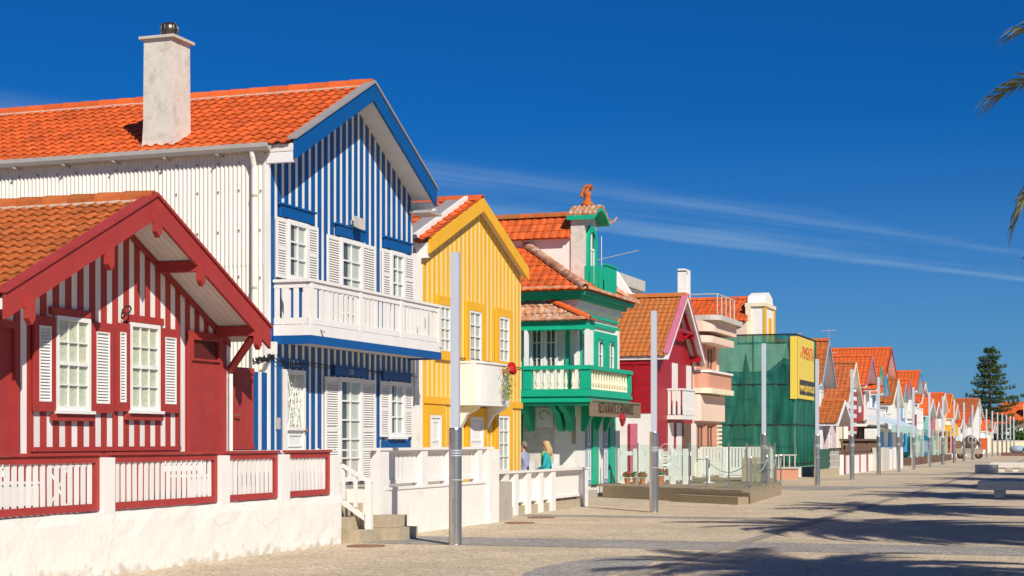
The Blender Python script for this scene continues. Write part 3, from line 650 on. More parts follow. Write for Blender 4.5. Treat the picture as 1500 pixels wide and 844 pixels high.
    # panelled front door with a wrought grille
    a, b_ = u(411), u(441); z1 = z(411, 541); z0 = .84
    MB().frame(F2, u(403), u(449), .036, .05, .83, z1 + .20, .16, .012).build('door_surround', 'blue_plain', r)
    d = MB().frame(F2, a, b_, .04, .10, z0, z1, .08).build('door', 'white_paint', r)
    MB().fb(F2, a + .081, b_ - .081, .041, .075, z0 + .081, z0 + .98).build('door_panel', 'white_paint', d)
    for k in range(3): MB().frame(F2, a + .13, b_ - .13, .076, .092, z0 + .13 + k * .28, z0 + .36 + k * .28, .03).build('panel_moulding', 'white_trim', d)
    MB().fb(F2, a + .36, b_ - .30, .093, .105, z0 + .52, z0 + .57).build('letter_slot', 'gutter', d)
    MB().fb(F2, a + .081, b_ - .081, .041, .046, z0 + .985, z1 - .082).build('door_glass', 'curtain_lace', d)
    MB().fb(F2, a + .06, b_ - .06, .076, .13, z0 + .985, z0 + 1.04).build('grille_sill', 'white_trim', d)
    gr = MB(); ca, cb_, za, zb2 = a + .12, b_ - .12, z0 + 1.05, z1 - .11; cm = (ca + cb_) / 2
    P = lambda uu, zz: F2.w(uu, .085, zz)
    for q in ([P(ca, za), P(cm, zb2), P(cb_, za)], [P(ca, zb2), P(cm, za), P(cb_, zb2)], [P(ca, (za + zb2) / 2), P(cm, zb2 - .25), P(cb_, (za + zb2) / 2), P(cm, za + .25), P(ca, (za + zb2) / 2)], [P(cm, za), P(cm, zb2)]): gr.path(q, .011, 5)
    for k in range(6):
        zc = za + .1 + k * .14
        for s in (-1, 1): gr.path([P(cm + s * (.10 + .05 * math.cos(t)), zc + .05 * math.sin(t)) for t in [i * math.pi / 4 for i in range(9)]], .008, 4)
    gr.build('grille', 'white_trim', d)
    MB().lathe(F2.w(b_ - .05, .13, z0 + 1.0), [(.02, -.05), (.03, 0), (.02, .05)], 8).build('door_knob', 'rust', d)
    MB().fb(F2, u(402), u(406.5), .036, .06, z(403, 629), z(403, 612)).build('meter_plate', 'gutter', r)
    text('118 A', .17, 'lamp_panel', r, F2.w((u(403) + u(449)) / 2, .052, z1 + .12), (0, 1, 0), (0, 0, 1), 'house_number')
    text('118', .15, 'lamp_panel', r, F2.w((u(485) + u(531)) / 2, .087, z(472, 549) + .085), (0, 1, 0), (0, 0, 1), 'house_number')
    # wall flood light
    y, zz = u(512), z(512, 325); l = MB(); l.box(X + .036, X + .14, y - .03, y + .03, zz - .06, zz + .02); l.ring2([(X + .14, y - .11, zz - .10), (X + .14, y + .11, zz - .10), (X + .14, y + .11, zz + .10), (X + .14, y - .11, zz + .10)], [(X + .26, y - .14, zz - .16), (X + .26, y + .14, zz - .16), (X + .26, y + .14, zz + .04), (X + .26, y - .14, zz + .04)]); l.build('flood_light', 'concrete', r)
    # balcony
    XB = -12.76; yb0, yb1 = 25.56, 31.52
    MB().box(X + .036, XB - .002, yb0 + .02, yb1 - .02, 3.36, 3.58).build('balcony_floor', 'soffit', r)
    fa = MB(); fa.box(XB, XB + .035, yb0 - .03, yb1 + .03, 3.32, 3.47); fa.box(X + .04, XB - .001, yb0 - .03, yb0 + .018, 3.32, 3.47); fa.box(X + .04, XB - .001, yb1 - .018, yb1 + .03, 3.32, 3.47); fa.build('balcony_fascia', 'blue_plain', r)
    fa = MB(); fa.box(XB, XB + .02, yb0 - .015, yb1 + .015, 3.472, 3.66); fa.box(X + .04, XB - .001, yb0 - .015, yb0 + .018, 3.472, 3.66); fa.box(X + .04, XB - .001, yb1 - .018, yb1 + .015, 3.472, 3.66); fa.build('balcony_fascia', 'white_paint', r)
    bal = MB(); bal.box(XB - .06, XB + .04, yb0 - .04, yb1 + .04, 4.40, 4.45); bal.box(X + .04, XB - .061, yb0 - .04, yb0 + .05, 4.40, 4.45); bal.box(X + .04, XB - .061, yb1 - .05, yb1 + .04, 4.40, 4.45)
    rl = bal.build('balcony_rail', 'white_paint', r)
    FB = FX(XB)
    pu = [yb0 + .06, FB.u(528), FB.u(587.5), yb1 - .05]
    for p in pu: MB().box(XB - .05, XB + .022, p - .055, p + .055, 3.662, 4.398).build('baluster_post', 'white_paint', rl)
    MB().box(XB - .035, XB + .012, yb0, yb1, 3.67, 3.78).build('balcony_lower_rail', 'white_paint', rl); MB().box(XB - .03, XB + .01, yb0, yb1, 4.30, 4.398).build('balcony_upper_rail', 'white_paint', rl)
    for a, b_ in zip(pu, pu[1:]): pickets(rl, FX(XB - .03), a + .08, b_ - .08, 3.781, 4.299, .20, .105, 'white_paint', .003, name='baluster')
    for Yb in (yb0, yb1 - .03):
        MB().box(X + .04, XB - .06, Yb, Yb + .03, 3.67, 3.78).build('balcony_lower_rail', 'white_paint', rl); MB().box(X + .04, XB - .06, Yb, Yb + .03, 4.30, 4.398).build('balcony_upper_rail', 'white_paint', rl)
        for k in range(4): MB().box(X + .05 + k * .185, X + .145 + k * .185, Yb + .003, Yb + .027, 3.781, 4.299).build('baluster', 'white_paint', rl)
    for p in (pu[0] + .3, pu[3] + .02): MB().tube((XB + .02, p, 3.60), (XB + .10, p + .03, 3.55), .025, 8).build('drain_spout', 'gutter', r)
    # electric cables under the balcony
    b = MB(); zc = 3.05
    b.path([(X + .07, y0 - .02, 3.12)] + [(X + .06, y0 + .2 + i * .42, zc - .03 * math.sin(i * 1.3) - i * .004) for i in range(16)], .008)
    b.path([(X + .09, y0 - .02, 3.10)] + [(X + .07, y0 + .1 + i * .42, zc - .05 - .02 * math.sin(i * 1.7)) for i in range(15)], .006)
    b.build('cable', 'cable', r)
    b = MB()
    for k in range(7):
        p0 = Vector((X + .08, y0 - .03, 3.08 + .03 * random.random())); pts = [p0]
        for i in range(1, 9): pts.append(p0 + Vector((-.10 * random.random() + .03, -.075 * i + random.uniform(-.03, .03), random.uniform(-.06, .07) - .012 * i)))
        b.path(pts, .012, 5)
    b.build('cable_bundle', 'cable', r)
    MB().box(X + .04, X + .13, y0 - .06, y0 + .06, 3.14, 3.36).build('junction_box', 'plaster', r)
    # flood light and aerial peeping over the far barge
    ax, ay, az = X - 1.2, y1 + .3, 6.55
    MB().tube((ax, ay, az - .4), (ax, ay, az + .35), .018, 6).build('aerial_mast', 'aerial', r); MB().tube((ax, ay - .1, az + .32), (ax + .7, ay + .1, az + .36), .012, 6).build('aerial_boom', 'aerial', r)
    for k in range(9): MB().tube((ax + k * .08, ay - .08 + k * .018, az + .20), (ax + k * .08, ay - .08 + k * .018, az + .46), .006, 4).build('aerial_element', 'aerial', r)
    MB().box(ax + .68, ax + .92, ay + .06, ay + .13, az + .31, az + .40).build('aerial_tip', 'aerial_tip', r)
blue_house()

# ------------------------------------------------------------------ blue house: forecourt wall, stairs, fences
def blue_front():
    F = FX(-11.3); u = F.u
    r = thing('forecourt_wall', 'clean white forecourt wall with white picket railing before the blue house', 'wall', (-11.4, u(640), 0))
    MB().box(-11.50, -11.30, u(562), u(712), 0, .80).build('wall', 'whitewash', r)
    MB().box(-11.53, -11.28, u(562), u(712), .80, .845).build('coping', 'white_paint', r)
    posts = [(556, 569), (617, 626), (657, 664), (700, 706)]
    for a, b in posts: MB().box(-11.47, -11.29, u(a), u(b), .84 if a > 560 else 0, 1.475).build('post', 'white_paint', r)
    MB().box(-11.49, -11.27, u(556), u(722), 1.476, 1.52).build('top_rail', 'white_paint', r)
    for a, b in zip(posts + [], posts[1:]):
        y0, y1 = u(a[1]) + .01, u(b[0]) - .01
        MB().box(-11.42, -11.36, y0, y1, .90, .97).build('bottom_rail', 'white_paint', r); MB().box(-11.42, -11.36, y0, y1, 1.41, 1.474).build('upper_rail', 'white_paint', r)
        pickets(r, FX(-11.40), y0 + .03, y1 - .03, .971, 1.409, .20, .135, 'white_paint', .0)
    # end pillar
    MB().box(-11.62, -11.24, u(712) + .003, u(727), 0, 1.47).build('pillar', 'whitewash', r)
    # white board screen behind the last two red panels
    s = thing('board_screen', 'white close boarded screen with flat rail behind the end red picket panels', 'fence', (-11.7, u(420), .76))
    y0, y1 = FX(-11.7).u(350), FX(-11.7).u(480)
    n = 16
    for k in range(n):
        a = y0 + (y1 - y0) * k / n; MB().box(-11.72, -11.69 + .006 * (k % 2), a, a + (y1 - y0) / n - .012, .78, 1.43).build('board', 'white_board', s)
    MB().box(-11.76, -11.64, y0 - .1, y1 + .1, 1.46, 1.50).build('rail', 'white_paint', s)
    for yy in (y0 + .02, y1 - .1): MB().box(-11.76, -11.721, yy, yy + .08, .762, 1.459).build('post', 'white_paint', s)
    # stairs
    st = thing('stairs', 'worn sandstone steps leading up to the blue house forecourt', 'stairs', (-11.4, u(530), 0))
    ya, yb = u(501) + .01, u(556) - .01
    for k in range(4):
        w0 = .10 if k == 0 else 0
        MB().box(-12.44, -11.0 - k * .30, ya + (.0 if k else .0), yb - (.0 if k == 0 else .0), .004 + k * .198, .20 + k * .198).build('step', 'stone', st)
    MB().box(-11.28, -10.86, u(538), u(561), .21, .40).build('step', 'stone', st); MB().box(-11.28, -10.7, u(538), u(564), .006, .205).build('step', 'stone', st)
    MB().box(-12.44, -11.52, yb + .002, yb + .10, .004, .82).build('cheek_wall', 'whitewash', st)
    # sloping handrail
    h = thing('handrail', 'white wooden stair handrail with square newel at the stone steps', 'handrail', (-11.1, u(520), .2))
    yy = u(520)
    MB().box(-11.10, -11.00, yy - .05, yy + .05, .205, .98).build('newel', 'white_paint', h); MB().box(-12.0, -11.9, yy - .05, yy + .05, .60, 1.50).build('newel', 'white_paint', h)
    MB().bar((-11.0, yy, .95), (-12.0, yy, 1.50), .07, .05).build('hand_rail', 'white_paint', h); MB().bar((-11.05, yy, .34), (-11.95, yy, .92), .06, .07).build('lower_rail', 'white_paint', h)
    for k in range(3): MB().box(-11.32 - k * .22, -11.26 - k * .22, yy - .02, yy + .02, .56 + k * .13, 1.06 + k * .12).build('baluster', 'white_paint', h)
    MB().box(-11.42, -11.33, u(502), u(555), 1.478, 1.505).build('cross_rail', 'white_paint', h)
    # low railing in front of the yellow house
    F3 = FX(-12.0); u3 = F3.u
    l = thing('low_railing', 'low white picket railing on a stone kerb before the yellow house', 'fence', (-12, u3(790), 0))
    MB().box(-12.10, -11.93, u3(729), u3(854), 0, .20).build('kerb', 'stone', l)
    posts = [(733, 738), (747, 752), (765, 771), (784, 789), (801, 807), (848, 855)]
    for a, b in posts: MB().box(-12.06, -11.88, u3(a), u3(b), .0, .93).build('post', 'white_paint', l)
    MB().box(-12.10, -11.86, u3(729), u3(856), .931, .975).build('top_rail', 'white_paint', l)
    for a, b in zip(posts, posts[1:]):
        y0, y1 = u3(a[1]) + .005, u3(b[0]) - .005
        MB().box(-12.04, -11.96, y0, y1, .27, .33).build('bottom_rail', 'white_paint', l); MB().box(-12.04, -11.96, y0, y1, .83, .93).build('upper_rail', 'white_paint', l)
        pickets(l, FX(-12.02), y0, y1, .331, .829, .17, .12, 'white_paint', .0)
blue_front()

# ------------------------------------------------------------------ yellow striped house
F3 = FX(-13.6)
def yellow_house():
    u, z = F3.u, F3.z; y0, y1 = u(619), u(762); ry = (y0 + y1) / 2
    r = thing('striped_house', 'yellow and cream striped gable house with curved white balcony', 'house', (-13.6, ry, .25))
    X, Xb = -13.6, -22
    ov = .17; FB = FX(X + ov); zr = FB.z(703, 289) - .08; sl = (FB.z(703, 289) - FB.z(769, 392)) / (y1 - ry + .05)
    zt = gable_roof(r, X, Xb, y0, y1, zr, sl, ov, tile='tile', barge='yellow_plain', bd=.30, w=.26, e=.36, side=(.10, .05), coarse=False)
    top = lambda y: zt(y) - .13
    core(r, X, Xb + .2, y0, y1, .26, top, ry, 'plaster')
    clad(r, F3, y0, y1, .262, .60, .28, top, ry, 'yellow', 'cream_board')
    # white parapet strip and lead valley crossing the roof
    c = 1 / math.hypot(1, sl); s = sl * c
    for xx, wd, m, h in ((-13.74, .10, 'white_trim', .17), (-13.85, .42, 'lead', .11)):
        p = [(xx - wd, ry - .05, zr + h - .02), (xx, ry - .05, zr + h - .02), (xx, y0 - .1, zt(y0 - .1) + h), (xx - wd, y0 - .1, zt(y0 - .1) + h)]
        MB().ring2(p, [(a, b, q - h) for a, b, q in p]).build('flashing', m, r)
    MB().box(X - .1, X + .16, y0 - .12, y0 - .003, zt(y0) - .36, zt(y0) - .14).build('eave_box', 'white_trim', r)
    # side strip of white wall towards the blue house
    MB().box(X - 2, X + .02, y0 - .46, y0 - .13, .26, FX(X).z(610, 372)).build('party_wall', 'whitewash', r)
    MB().fb(F3, y0, y1, .036, .07, z(640, 592), z(640, 582)).build('string_course', 'yellow_plain', r)
    for (a, b, pt, pb) in ((640, 656, 445, 516), (683, 701, 453, 531), (727, 742, 462, 531)):
        z1, z0 = z(a, pt), z(a, pb)
        MB().frame(F3, u(a) - .20, u(b) + .22, .036, .09, z0 - .16, z1 + .18, .20).build('window_surround', 'yellow_plain', r)
        window(r, F3, u(a), u(b), z0, z1, 2, 4, 'white_trim', 'curtain', .07, .03, .037, .045)
    for (a, b, pt, pb, nm) in ((625, 642, 607, 0, 'door'), (684, 704, 610, 0, 'door'), (726, 742, 608, 692, 'window')):
        z1 = z(a, pt); z0 = .30 if nm == 'door' else z(a, pb)
        MB().frame(F3, u(a) - .22, u(b) + .22, .036, .09, z0 - (.012 if nm == 'door' else .2), z1 + .2, .21, .011 if nm == 'door' else None).build('opening_surround', 'yellow_plain', r)
        if nm == 'window': window(r, F3, u(a), u(b), z0, z1, 2, 4, 'white_trim', 'curtain', .07, .03, .037, .045)
        else:
            d = MB().frame(F3, u(a), u(b), .037, .085, z0, z1, .08).build('door', 'white_paint', r)
            MB().fb(F3, u(a) + .082, u(b) - .082, .038, .06, z0 + .082, z1 - .082).build('door_panel', 'white_paint', d)
            for k in range(3): MB().frame(F3, u(a) + .14, u(b) - .14, .061, .075, z0 + .16 + k * .58, z0 + .62 + k * .58, .04).build('panel_moulding', 'white_trim', d)
    # balcony with a bowed solid parapet
    XB = -13.0; F = FX(XB); ya, yb = F.u(703), F.u(752); zt_, zb_ = F.z(720, 534), F.z(720, 590); n = 10
    out = []
    for i in range(n + 1): t = i / n; out.append((XB - .10 * (abs(t - .5) * 2) ** 4, ya + (yb - ya) * t))
    outer = [(X + .036, ya)] + out + [(X + .036, yb)]
    inn = [(X + .036, ya + .08)] + [(x - .08, min(max(y, ya + .08), yb - .08)) for x, y in out] + [(X + .036, yb - .08)]
    for k in range(len(outer) - 1):
        a, b, c_, d = outer[k], outer[k + 1], inn[k + 1], inn[k]
        if k == 0: bal = MB()
        bal.ppoly([a, b, c_, d], zb_, zt_)
    bal.build('balcony_parapet', 'white_paint', r)
    MB().ppoly(outer, zb_ - .07, zb_ - .002).build('balcony_floor', 'white_paint', r)
    cap = [(X + .037, ya - .03)] + [(x + .03, y) for x, y in out] + [(X + .037, yb + .03)]
    cp = MB()
    for k in range(len(cap) - 1): cp.ppoly([cap[k], cap[k + 1], inn[k + 1], inn[k]], zt_ + .002, zt_ + .05)
    cp.build('parapet_cap', 'white_paint', r)
    for yy in (ya + .25, yb - .30):
        pts = [(X + .036, zb_ - .072), (XB - .08, zb_ - .072), (XB - .16, zb_ - .16), (X + .22, zb_ - .28), (X + .036, zb_ - .6)]
        MB().ring2([(x, yy - .09, zz) for x, zz in pts], [(x, yy + .09, zz) for x, zz in pts]).build('corbel', 'white_paint', r)
    MB().path([F3.w(y0, .06, z(620, 520)), F3.w((y0 + y1) / 2, .06, z(690, 545) + .3), F3.w(y1, .06, z(760, 560) + .35)], .012).build('cable', 'cable', r)
    # trailing plant with red blooms hung on the parapet
    fx, fy_, fz = XB + .10, F.u(737), F.z(738, 540)
    p = thing('hanging_plant', 'pale trailing plant with red blooms hung on the white balcony', 'plant', (fx, fy_, fz))
    MB().lathe((fx - .02, fy_, fz - .16), [(.05, 0), (.10, .10), (.11, .14)], 10).build('pot', 'terracotta', p)
    lf = MB()
    for k in range(420):
        t = random.random() ** .7; q = Vector((fx + random.uniform(-.02, .09), fy_ + random.gauss(-.05, .20 * (1 - .5 * t)), fz + .05 - t * .78)); d1 = Vector((random.uniform(-1, 1), random.uniform(-1, 1), random.uniform(-1, .3))).normalized() * .045; d2 = d1.cross(Vector((random.random(), random.random(), .3))).normalized() * .022
        o = len(lf.v); lf.v += [tuple(q), tuple(q + d1 * .5 + d2), tuple(q + d1), tuple(q + d1 * .5 - d2)]; lf.f.append((o, o + 1, o + 2, o + 3))
    lf.build('foliage', 'leaf_pale', p, kind='stuff', fix=False)
    for (dy, dz) in ((.10, .0), (.26, -.02), (.18, .08)):
        fl = MB()
        for k in range(60):
            v = Vector((random.gauss(0, 1), random.gauss(0, 1), random.gauss(0, 1))).normalized(); q = Vector((fx + .05, fy_ + dy, fz - .02 + dz)) + v * .085; a = v.orthogonal().normalized() * .05; b2 = v.cross(a)
            o = len(fl.v); fl.v += [tuple(q + a), tuple(q + b2), tuple(q - a), tuple(q - b2)]; fl.f.append((o, o + 1, o + 2, o + 3))
        fl.build('bloom', 'flower_red', p, fix=False)
yellow_house()
# ------------------------------------------------------------------ more kit
def tile_quad(root, m, A, B, C, D, w=.25, e=.34, coarse=True, lift=.0):
    """joined clay tiles on a sloping quad or triangle: A-B eave, D-C top (D over A)"""
    A, B, C, D = map(Vector, (A, B, C, D)); ud = (B - A).normalized(); n = ud.cross(D - A if (D - A).length > .01 else C - A).normalized()
    if n.z < 0: A, B, C, D = B, A, D, C; ud = -ud; n = -n
    vd = n.cross(ud); up = D - A; run = abs((D - A).dot(vd)) or abs((C - A).dot(vd))
    if vd.z > 0: vd = -vd; ud = -ud; A, B, C, D = B, A, D, C
    rows = max(1, round((run + .05) / e)); ee = (run + .05) / rows; J = MB(); base = tile_mesh(w, ee, m, coarse)
    for j in range(rows):
        t = (j + .6) / rows; l = D.lerp(A, t); r = C.lerp(B, t); L = (r - l).dot(ud); k = max(0, int(abs(L) / w + .4)); s0 = l if L > 0 else r
        top = D + vd * (j * ee)
        off = (s0 - top).dot(ud)
        for i in range(k):
            o = top + ud * (off + i * w) + n * (.02 + lift + random.uniform(0, .006)); q = len(J.v)
            for x, y, z in base.v: J.v.append(tuple(o + ud * x + vd * y + n * z))
            J.f += [tuple(q + c for c in f) for f in base.f]
    if J.v: J.build('roof_tile_field', m, root, kind='stuff', fix=False)
def baluster_mesh(h, m, r=.055):
    return MB().lathe((0, 0, 0), [(r, 0), (r, .06 * h), (r * .6, .10 * h), (r * .75, .2 * h), (r * 1.05, .34 * h), (r * .7, .55 * h), (r * .5, .78 * h), (r * .75, .86 * h), (r, .92 * h), (r, h)], 10).mesh('baluster', m, smooth=False)

# ------------------------------------------------------------------ green trimmed restaurant house
def green_house():
    X, Y, y1, Xb = -13.8, 44.3, 48.7, -21
    F, G = FX(X), FY(Y); u, z = F.u, F.z; gu, gz = G.u, G.z
    r = thing('corner_house', 'white house with green trim, wrapped balcony, tiled hip roof and arched dormer', 'house', (X, 46.4, .004))
    MB().box(Xb, X, Y, y1, 0, 2.8).build('ground_floor_wall', 'plaster', r); MB().box(Xb, X, Y, y1, 2.802, 5.70).build('wall', 'plaster', r)
    # hip roof
    e0, e1, ef, zr_, ze = 43.75, 49.25, -13.35, 7.50, 5.86; ry = (e0 + e1) / 2; hx = ef - 2.75
    deck = [(Xb, e0, ze), (ef, e0, ze), (ef, e1, ze), (Xb, e1, ze), (hx, ry, zr_), (Xb, ry, zr_)]
    b = MB(); b.v = deck; b.f = [(0, 1, 4, 5), (1, 2, 4), (2, 3, 5, 4), (3, 0, 5), (3, 2, 1, 0)]; b.build('roof_deck', 'tile_brown', r)
    tile_quad(r, 'tile', (Xb, e0, ze), (ef, e0, ze), (hx, ry, zr_), (Xb, ry, zr_)); tile_quad(r, 'tile', (ef, e0, ze), (ef, e1, ze), (hx, ry, zr_), (hx, ry, zr_)); tile_quad(r, 'tile', (ef, e1, ze), (Xb, e1, ze), (Xb, ry, zr_), (hx, ry, zr_))
    ridge(r, 'tile_mossy', (ef, e0, ze + .06), (hx, ry, zr_ + .06), sep=False); ridge(r, 'tile_mossy', (ef, e1, ze + .06), (hx, ry, zr_ + .06), sep=False)
    ridge(r, 'tile_mossy', (ef + .02, e0 + .1, ze + .03), (Xb, e0 + .02, ze + .03), r=.09, seg=.30, sep=False); ridge(r, 'tile_mossy', (ef + .02, e0 + .1, ze + .03), (ef + .02, e1, ze + .03), r=.09, seg=.30, sep=False)
    for k, (o1, za, zb, cm) in enumerate(((.42, 5.74, 5.855, 'green'), (.24, 5.62, 5.738, 'green'), (.12, 5.42, 5.618, 'plaster'))):
        c = MB(); c.box(Xb, X + o1, Y - o1, Y - .002, za, zb); c.box(X + .002, X + o1, Y, y1 + o1, za, zb); c.build('cornice', cm, r)
    MB().box(Xb, X + .03, Y - .03, Y - .003, 5.05, 5.378).build('frieze', 'plaster', r)
    fr = MB(); fr.box(X + .002, X + .06, Y, y1, 4.98, 5.10); fr.box(X + .002, X + .08, Y, y1, 5.22, 5.28); fr.build('frieze_band', 'green', r)
    # front first-floor windows between green pilasters
    for a, b_ in ((869, 883), (886, 899)):
        y0_, y1_ = u(a), u(b_); MB().frame(F, y0_ - .06, y1_ + .06, .004, .10, 2.98, 4.85, .22).build('window_surround', 'green', r)
        window(r, F, y0_ + .17, y1_ - .17, 3.05, 4.62, 2, 4, 'white_trim', 'interior', .06, .03, .005, .05)
        pts = [(y0_ + .16, 4.62)] + [((y0_ + y1_) / 2 + (y1_ - y0_ - .32) / 2 * math.cos(t), 4.36 + .26 * math.sin(t)) for t in [math.pi * (1 - k / 8) for k in range(9)]] + [(y1_ - .16, 4.62)]
        MB().fpoly(F, pts, .06, .09).build('window_head', 'green', r)
    MB().fb(F, Y + .02, u(866), .004, .07, 2.98, 5.04).build('pilaster', 'plaster', r); MB().fb(F, y1 - .35, y1, .004, .07, 2.98, 5.0).build('pilaster', 'plaster', r)
    sw = MB().frame(F, u(846), u(856), .075, .12, 3.0, 4.8, .12).build('window', 'green', r); MB().fb(F, u(846) + .121, u(856) - .121, .076, .085, 3.12, 4.68).build('pane', 'interior', sw)
    # side french door
    a, b_ = gu(777), gu(818); zt_ = gz(797, 473)
    MB().frame(G, a - .20, b_ + .34, .004, .07, 2.96, zt_ + .12, .11, .01).build('door_surround', 'green', r)
    window(r, G, a, (a + b_) / 2 - .005, 2.97, zt_ - .02, 2, 4, 'white_trim', 'interior', .09, .03, .006, .06, name='french_door'); window(r, G, (a + b_) / 2 + .005, b_, 2.97, zt_ - .02, 2, 4, 'white_trim', 'interior', .09, .03, .006, .06, name='french_door')
    for s, e in ((a, (a + b_) / 2 - .005), ((a + b_) / 2 + .005, b_)):
        MB().fb(G, s + .091, e - .091, .03, .055, 3.06, 3.62).build('door_panel', 'white_trim', r); MB().frame(G, s + .13, e - .13, .056, .07, 3.14, 3.52, .03).build('panel_moulding', 'white_paint', r)
    # veranda roof over the side door, on slim posts
    v0, zv, zvt = 43.5, 4.98, 5.62; xa, xb_ = -17.2, -13.15
    vd = MB(); vd.v = [(xa, v0, zv), (xb_, v0, zv), (xb_, Y - .03, zv), (xa, Y - .03, zv), (xa, Y - .03, zvt), (xb_ - 1.5, Y - .03, zvt)]; vd.f = [(0, 1, 5, 4), (1, 2, 5), (3, 2, 1, 0), (2, 3, 4, 5), (0, 4, 3)]; vd.build('veranda_roof', 'tile_mossy', r)
    tile_quad(r, 'tile_mossy', (xa, v0, zv), (xb_, v0, zv), (xb_ - 1.5, Y - .04, zvt), (xa, Y - .04, zvt), .2, .3); tile_quad(r, 'tile', (xb_, v0, zv), (xb_, Y - .04, zv), (xb_ - 1.5, Y - .04, zvt), (xb_ - 1.5, Y - .04, zvt), .2, .3)
    ridge(r, 'tile_mossy', (xb_, v0, zv + .04), (xa, v0, zv + .04), r=.08, seg=.24, sep=False); ridge(r, 'tile', (xb_, v0, zv + .05), (xb_ - 1.5, Y - .05, zvt + .05), r=.10, sep=False)
    MB().box(xa, xb_ - .05, v0 + .06, v0 + .10, 4.74, 4.975).build('valance', 'green', r); MB().box(xb_ - .09, xb_ - .05, v0 + .102, Y - .05, 4.74, 4.975).build('valance', 'green', r)
    sc = MB()
    for k in range(20): sc.lathe((xa + .1 + k * .2, v0 + .08, 4.70), [(.05, 0), (.09, .039)], 8)
    sc.build('valance_scallops', 'green', r, kind='stuff')
    for px in (771.5, 860): MB().box(FY(v0 + .1).u(px) - .055, FY(v0 + .1).u(px) + .055, v0 + .03, v0 + .14, 3.73, 4.74).build('veranda_post', 'white_trim', r)
    # wrapped balcony
    Yb, XB, ye, xs = 43.0, -13.0, 47.3, -17.2
    fl = [(xs, Yb), (XB, Yb), (XB, ye), (X + .01, ye), (X + .01, Y - .01), (xs, Y - .01)]
    MB().ppoly(fl, 2.62, 2.94).build('balcony_floor', 'green', r)
    for o1, za, zb in ((.07, 2.70, 2.76), (.05, 2.86, 2.945)):
        c = MB(); c.box(xs, XB + o1, Yb - o1, Yb - .002, za, zb); c.box(XB + .002, XB + o1, Yb, ye + o1, za, zb); c.build('balcony_moulding', 'green', r)
    rt = MB(); rt.box(xs, XB + .07, Yb - .07, Yb + .12, 3.60, 3.71); rt.box(XB - .12, XB + .07, Yb + .122, ye + .06, 3.60, 3.71); rl = rt.build('balcony_rail', 'green', r)
    lb = MB(); lb.box(xs, XB + .02, Yb - .02, Yb + .10, 2.947, 3.06); lb.box(XB - .10, XB + .02, Yb + .101, ye, 2.947, 3.06); lb.build('balcony_plinth', 'green', r)
    pc = FY(Yb)
    for px, wd in ((773, .12), (861, .14)):
        xx = min(pc.u(px), XB - .10); MB().box(xx - wd, xx + wd, Yb - .03, Yb + .13, 3.062, 3.598).build('balcony_pier', 'green', rl)
    MB().box(XB - .13, XB + .03, ye - .22, ye + .02, 3.062, 3.598).build('balcony_pier', 'green', rl)
    bm_ = baluster_mesh(.534, 'cream')
    for k in range(7): inst('baluster', bm_, rl, Matrix.Translation((pc.u(786 + k * 10.5), Yb + .04, 3.064)))
    for k in range(14): inst('baluster', bm_, rl, Matrix.Translation((XB - .04, Yb + .40 + k * .27, 3.064)))
    # curved corbels under the balcony
    def corbel(pts, w_, side):
        if side: return [(w_[0], a, b) for a, b in pts], [(w_[1], a, b) for a, b in pts]
        return [(a, w_[0], b) for a, b in pts], [(a, w_[1], b) for a, b in pts]
    cs = [(0, 2.618), (1.0, 2.618), (.92, 2.52), (.55, 2.40), (.36, 2.18), (.24, 1.98), (.10, 1.90), (0, 1.92)]
    for px in (779, 824, 838): xx = FY(Y).u(px); MB().ring2(*corbel([(Y - .003 - a, b) for a, b in cs], (xx - .09, xx + .09), True)).build('corbel', 'green', r)
    for yy in (45.0, 46.2, 47.1): MB().ring2(*corbel([(X + .003 + a * .62, b) for a, b in cs], (yy - .08, yy + .08), False)).build('corbel', 'green', r)
    # ground floor: corner quoin, rough panel, plaque, doors
    MB().fb(G, gu(750), gu(766), .004, .06, .25, 2.6).build('pilaster', 'green', r)
    MB().fb(G, gu(766.5), gu(812), .004, .03, .8, 2.3).build('rough_panel', 'stucco', r)
    pl = MB().fb(G, gu(786), gu(811), .031, .05, 2.02, 2.58).build('tile_plaque', 'white_paint', r)
    MB().path([G.w(gu(798) + .14 * math.cos(t), .055, 2.36 + .12 * math.sin(t)) for t in [k * .7 for k in range(8)]], .014, 5).build('plaque_emblem', 'gutter', pl)
    MB().fb(G, gu(766.5), X, .0305, .05, .62, .79).build('dado_band', 'green', r)
    MB().fb(G, gu(838), gu(844), .004, .03, 1.55, 2.3).build('notice_board', 'stone', r)
    for a, b_, m in ((857, 864, 'grey_blue'), (864.5, 873, 'green'), (873.5, 881, 'plaster'), (881.5, 889, 'grey_blue'), (889.5, 898, 'green'), (898.5, 906, 'plaster')):
        MB().fb(F, max(u(a), Y + .05), u(b_) - .01, .004, .05 if m != 'green' else .09, .36, 2.58).build('door_leaf' if m == 'grey_blue' else 'pier', m, r)
    for a in (858, 882.5):
        for k in range(2): MB().frame(F, u(a) + .05, u(a + 5.2) - .05, .051, .065, .5 + k * 1.0, 1.35 + k * 1.05, .05).build('door_moulding', 'white_trim', r)
    # arched dormer
    dX, d0, d1 = -14.1, 46.2, 47.45; dm = (d0 + d1) / 2; D = FX(dX)
    MB().box(dX - .42, dX, d0, d1, 5.9, 8.32).build('dormer_front', 'stucco', r); MB().box(-19, dX - .422, d0 + .06, d1 - .06, 5.9, 7.62).build('dormer_cheek', 'plaster', r)
    MB().box(-16.05, -16.02, d0 + .045, d0 + .06, 6.4, 7.62).build('dormer_joint', 'gutter', r)
    dz, dr = 7.62, 8.32
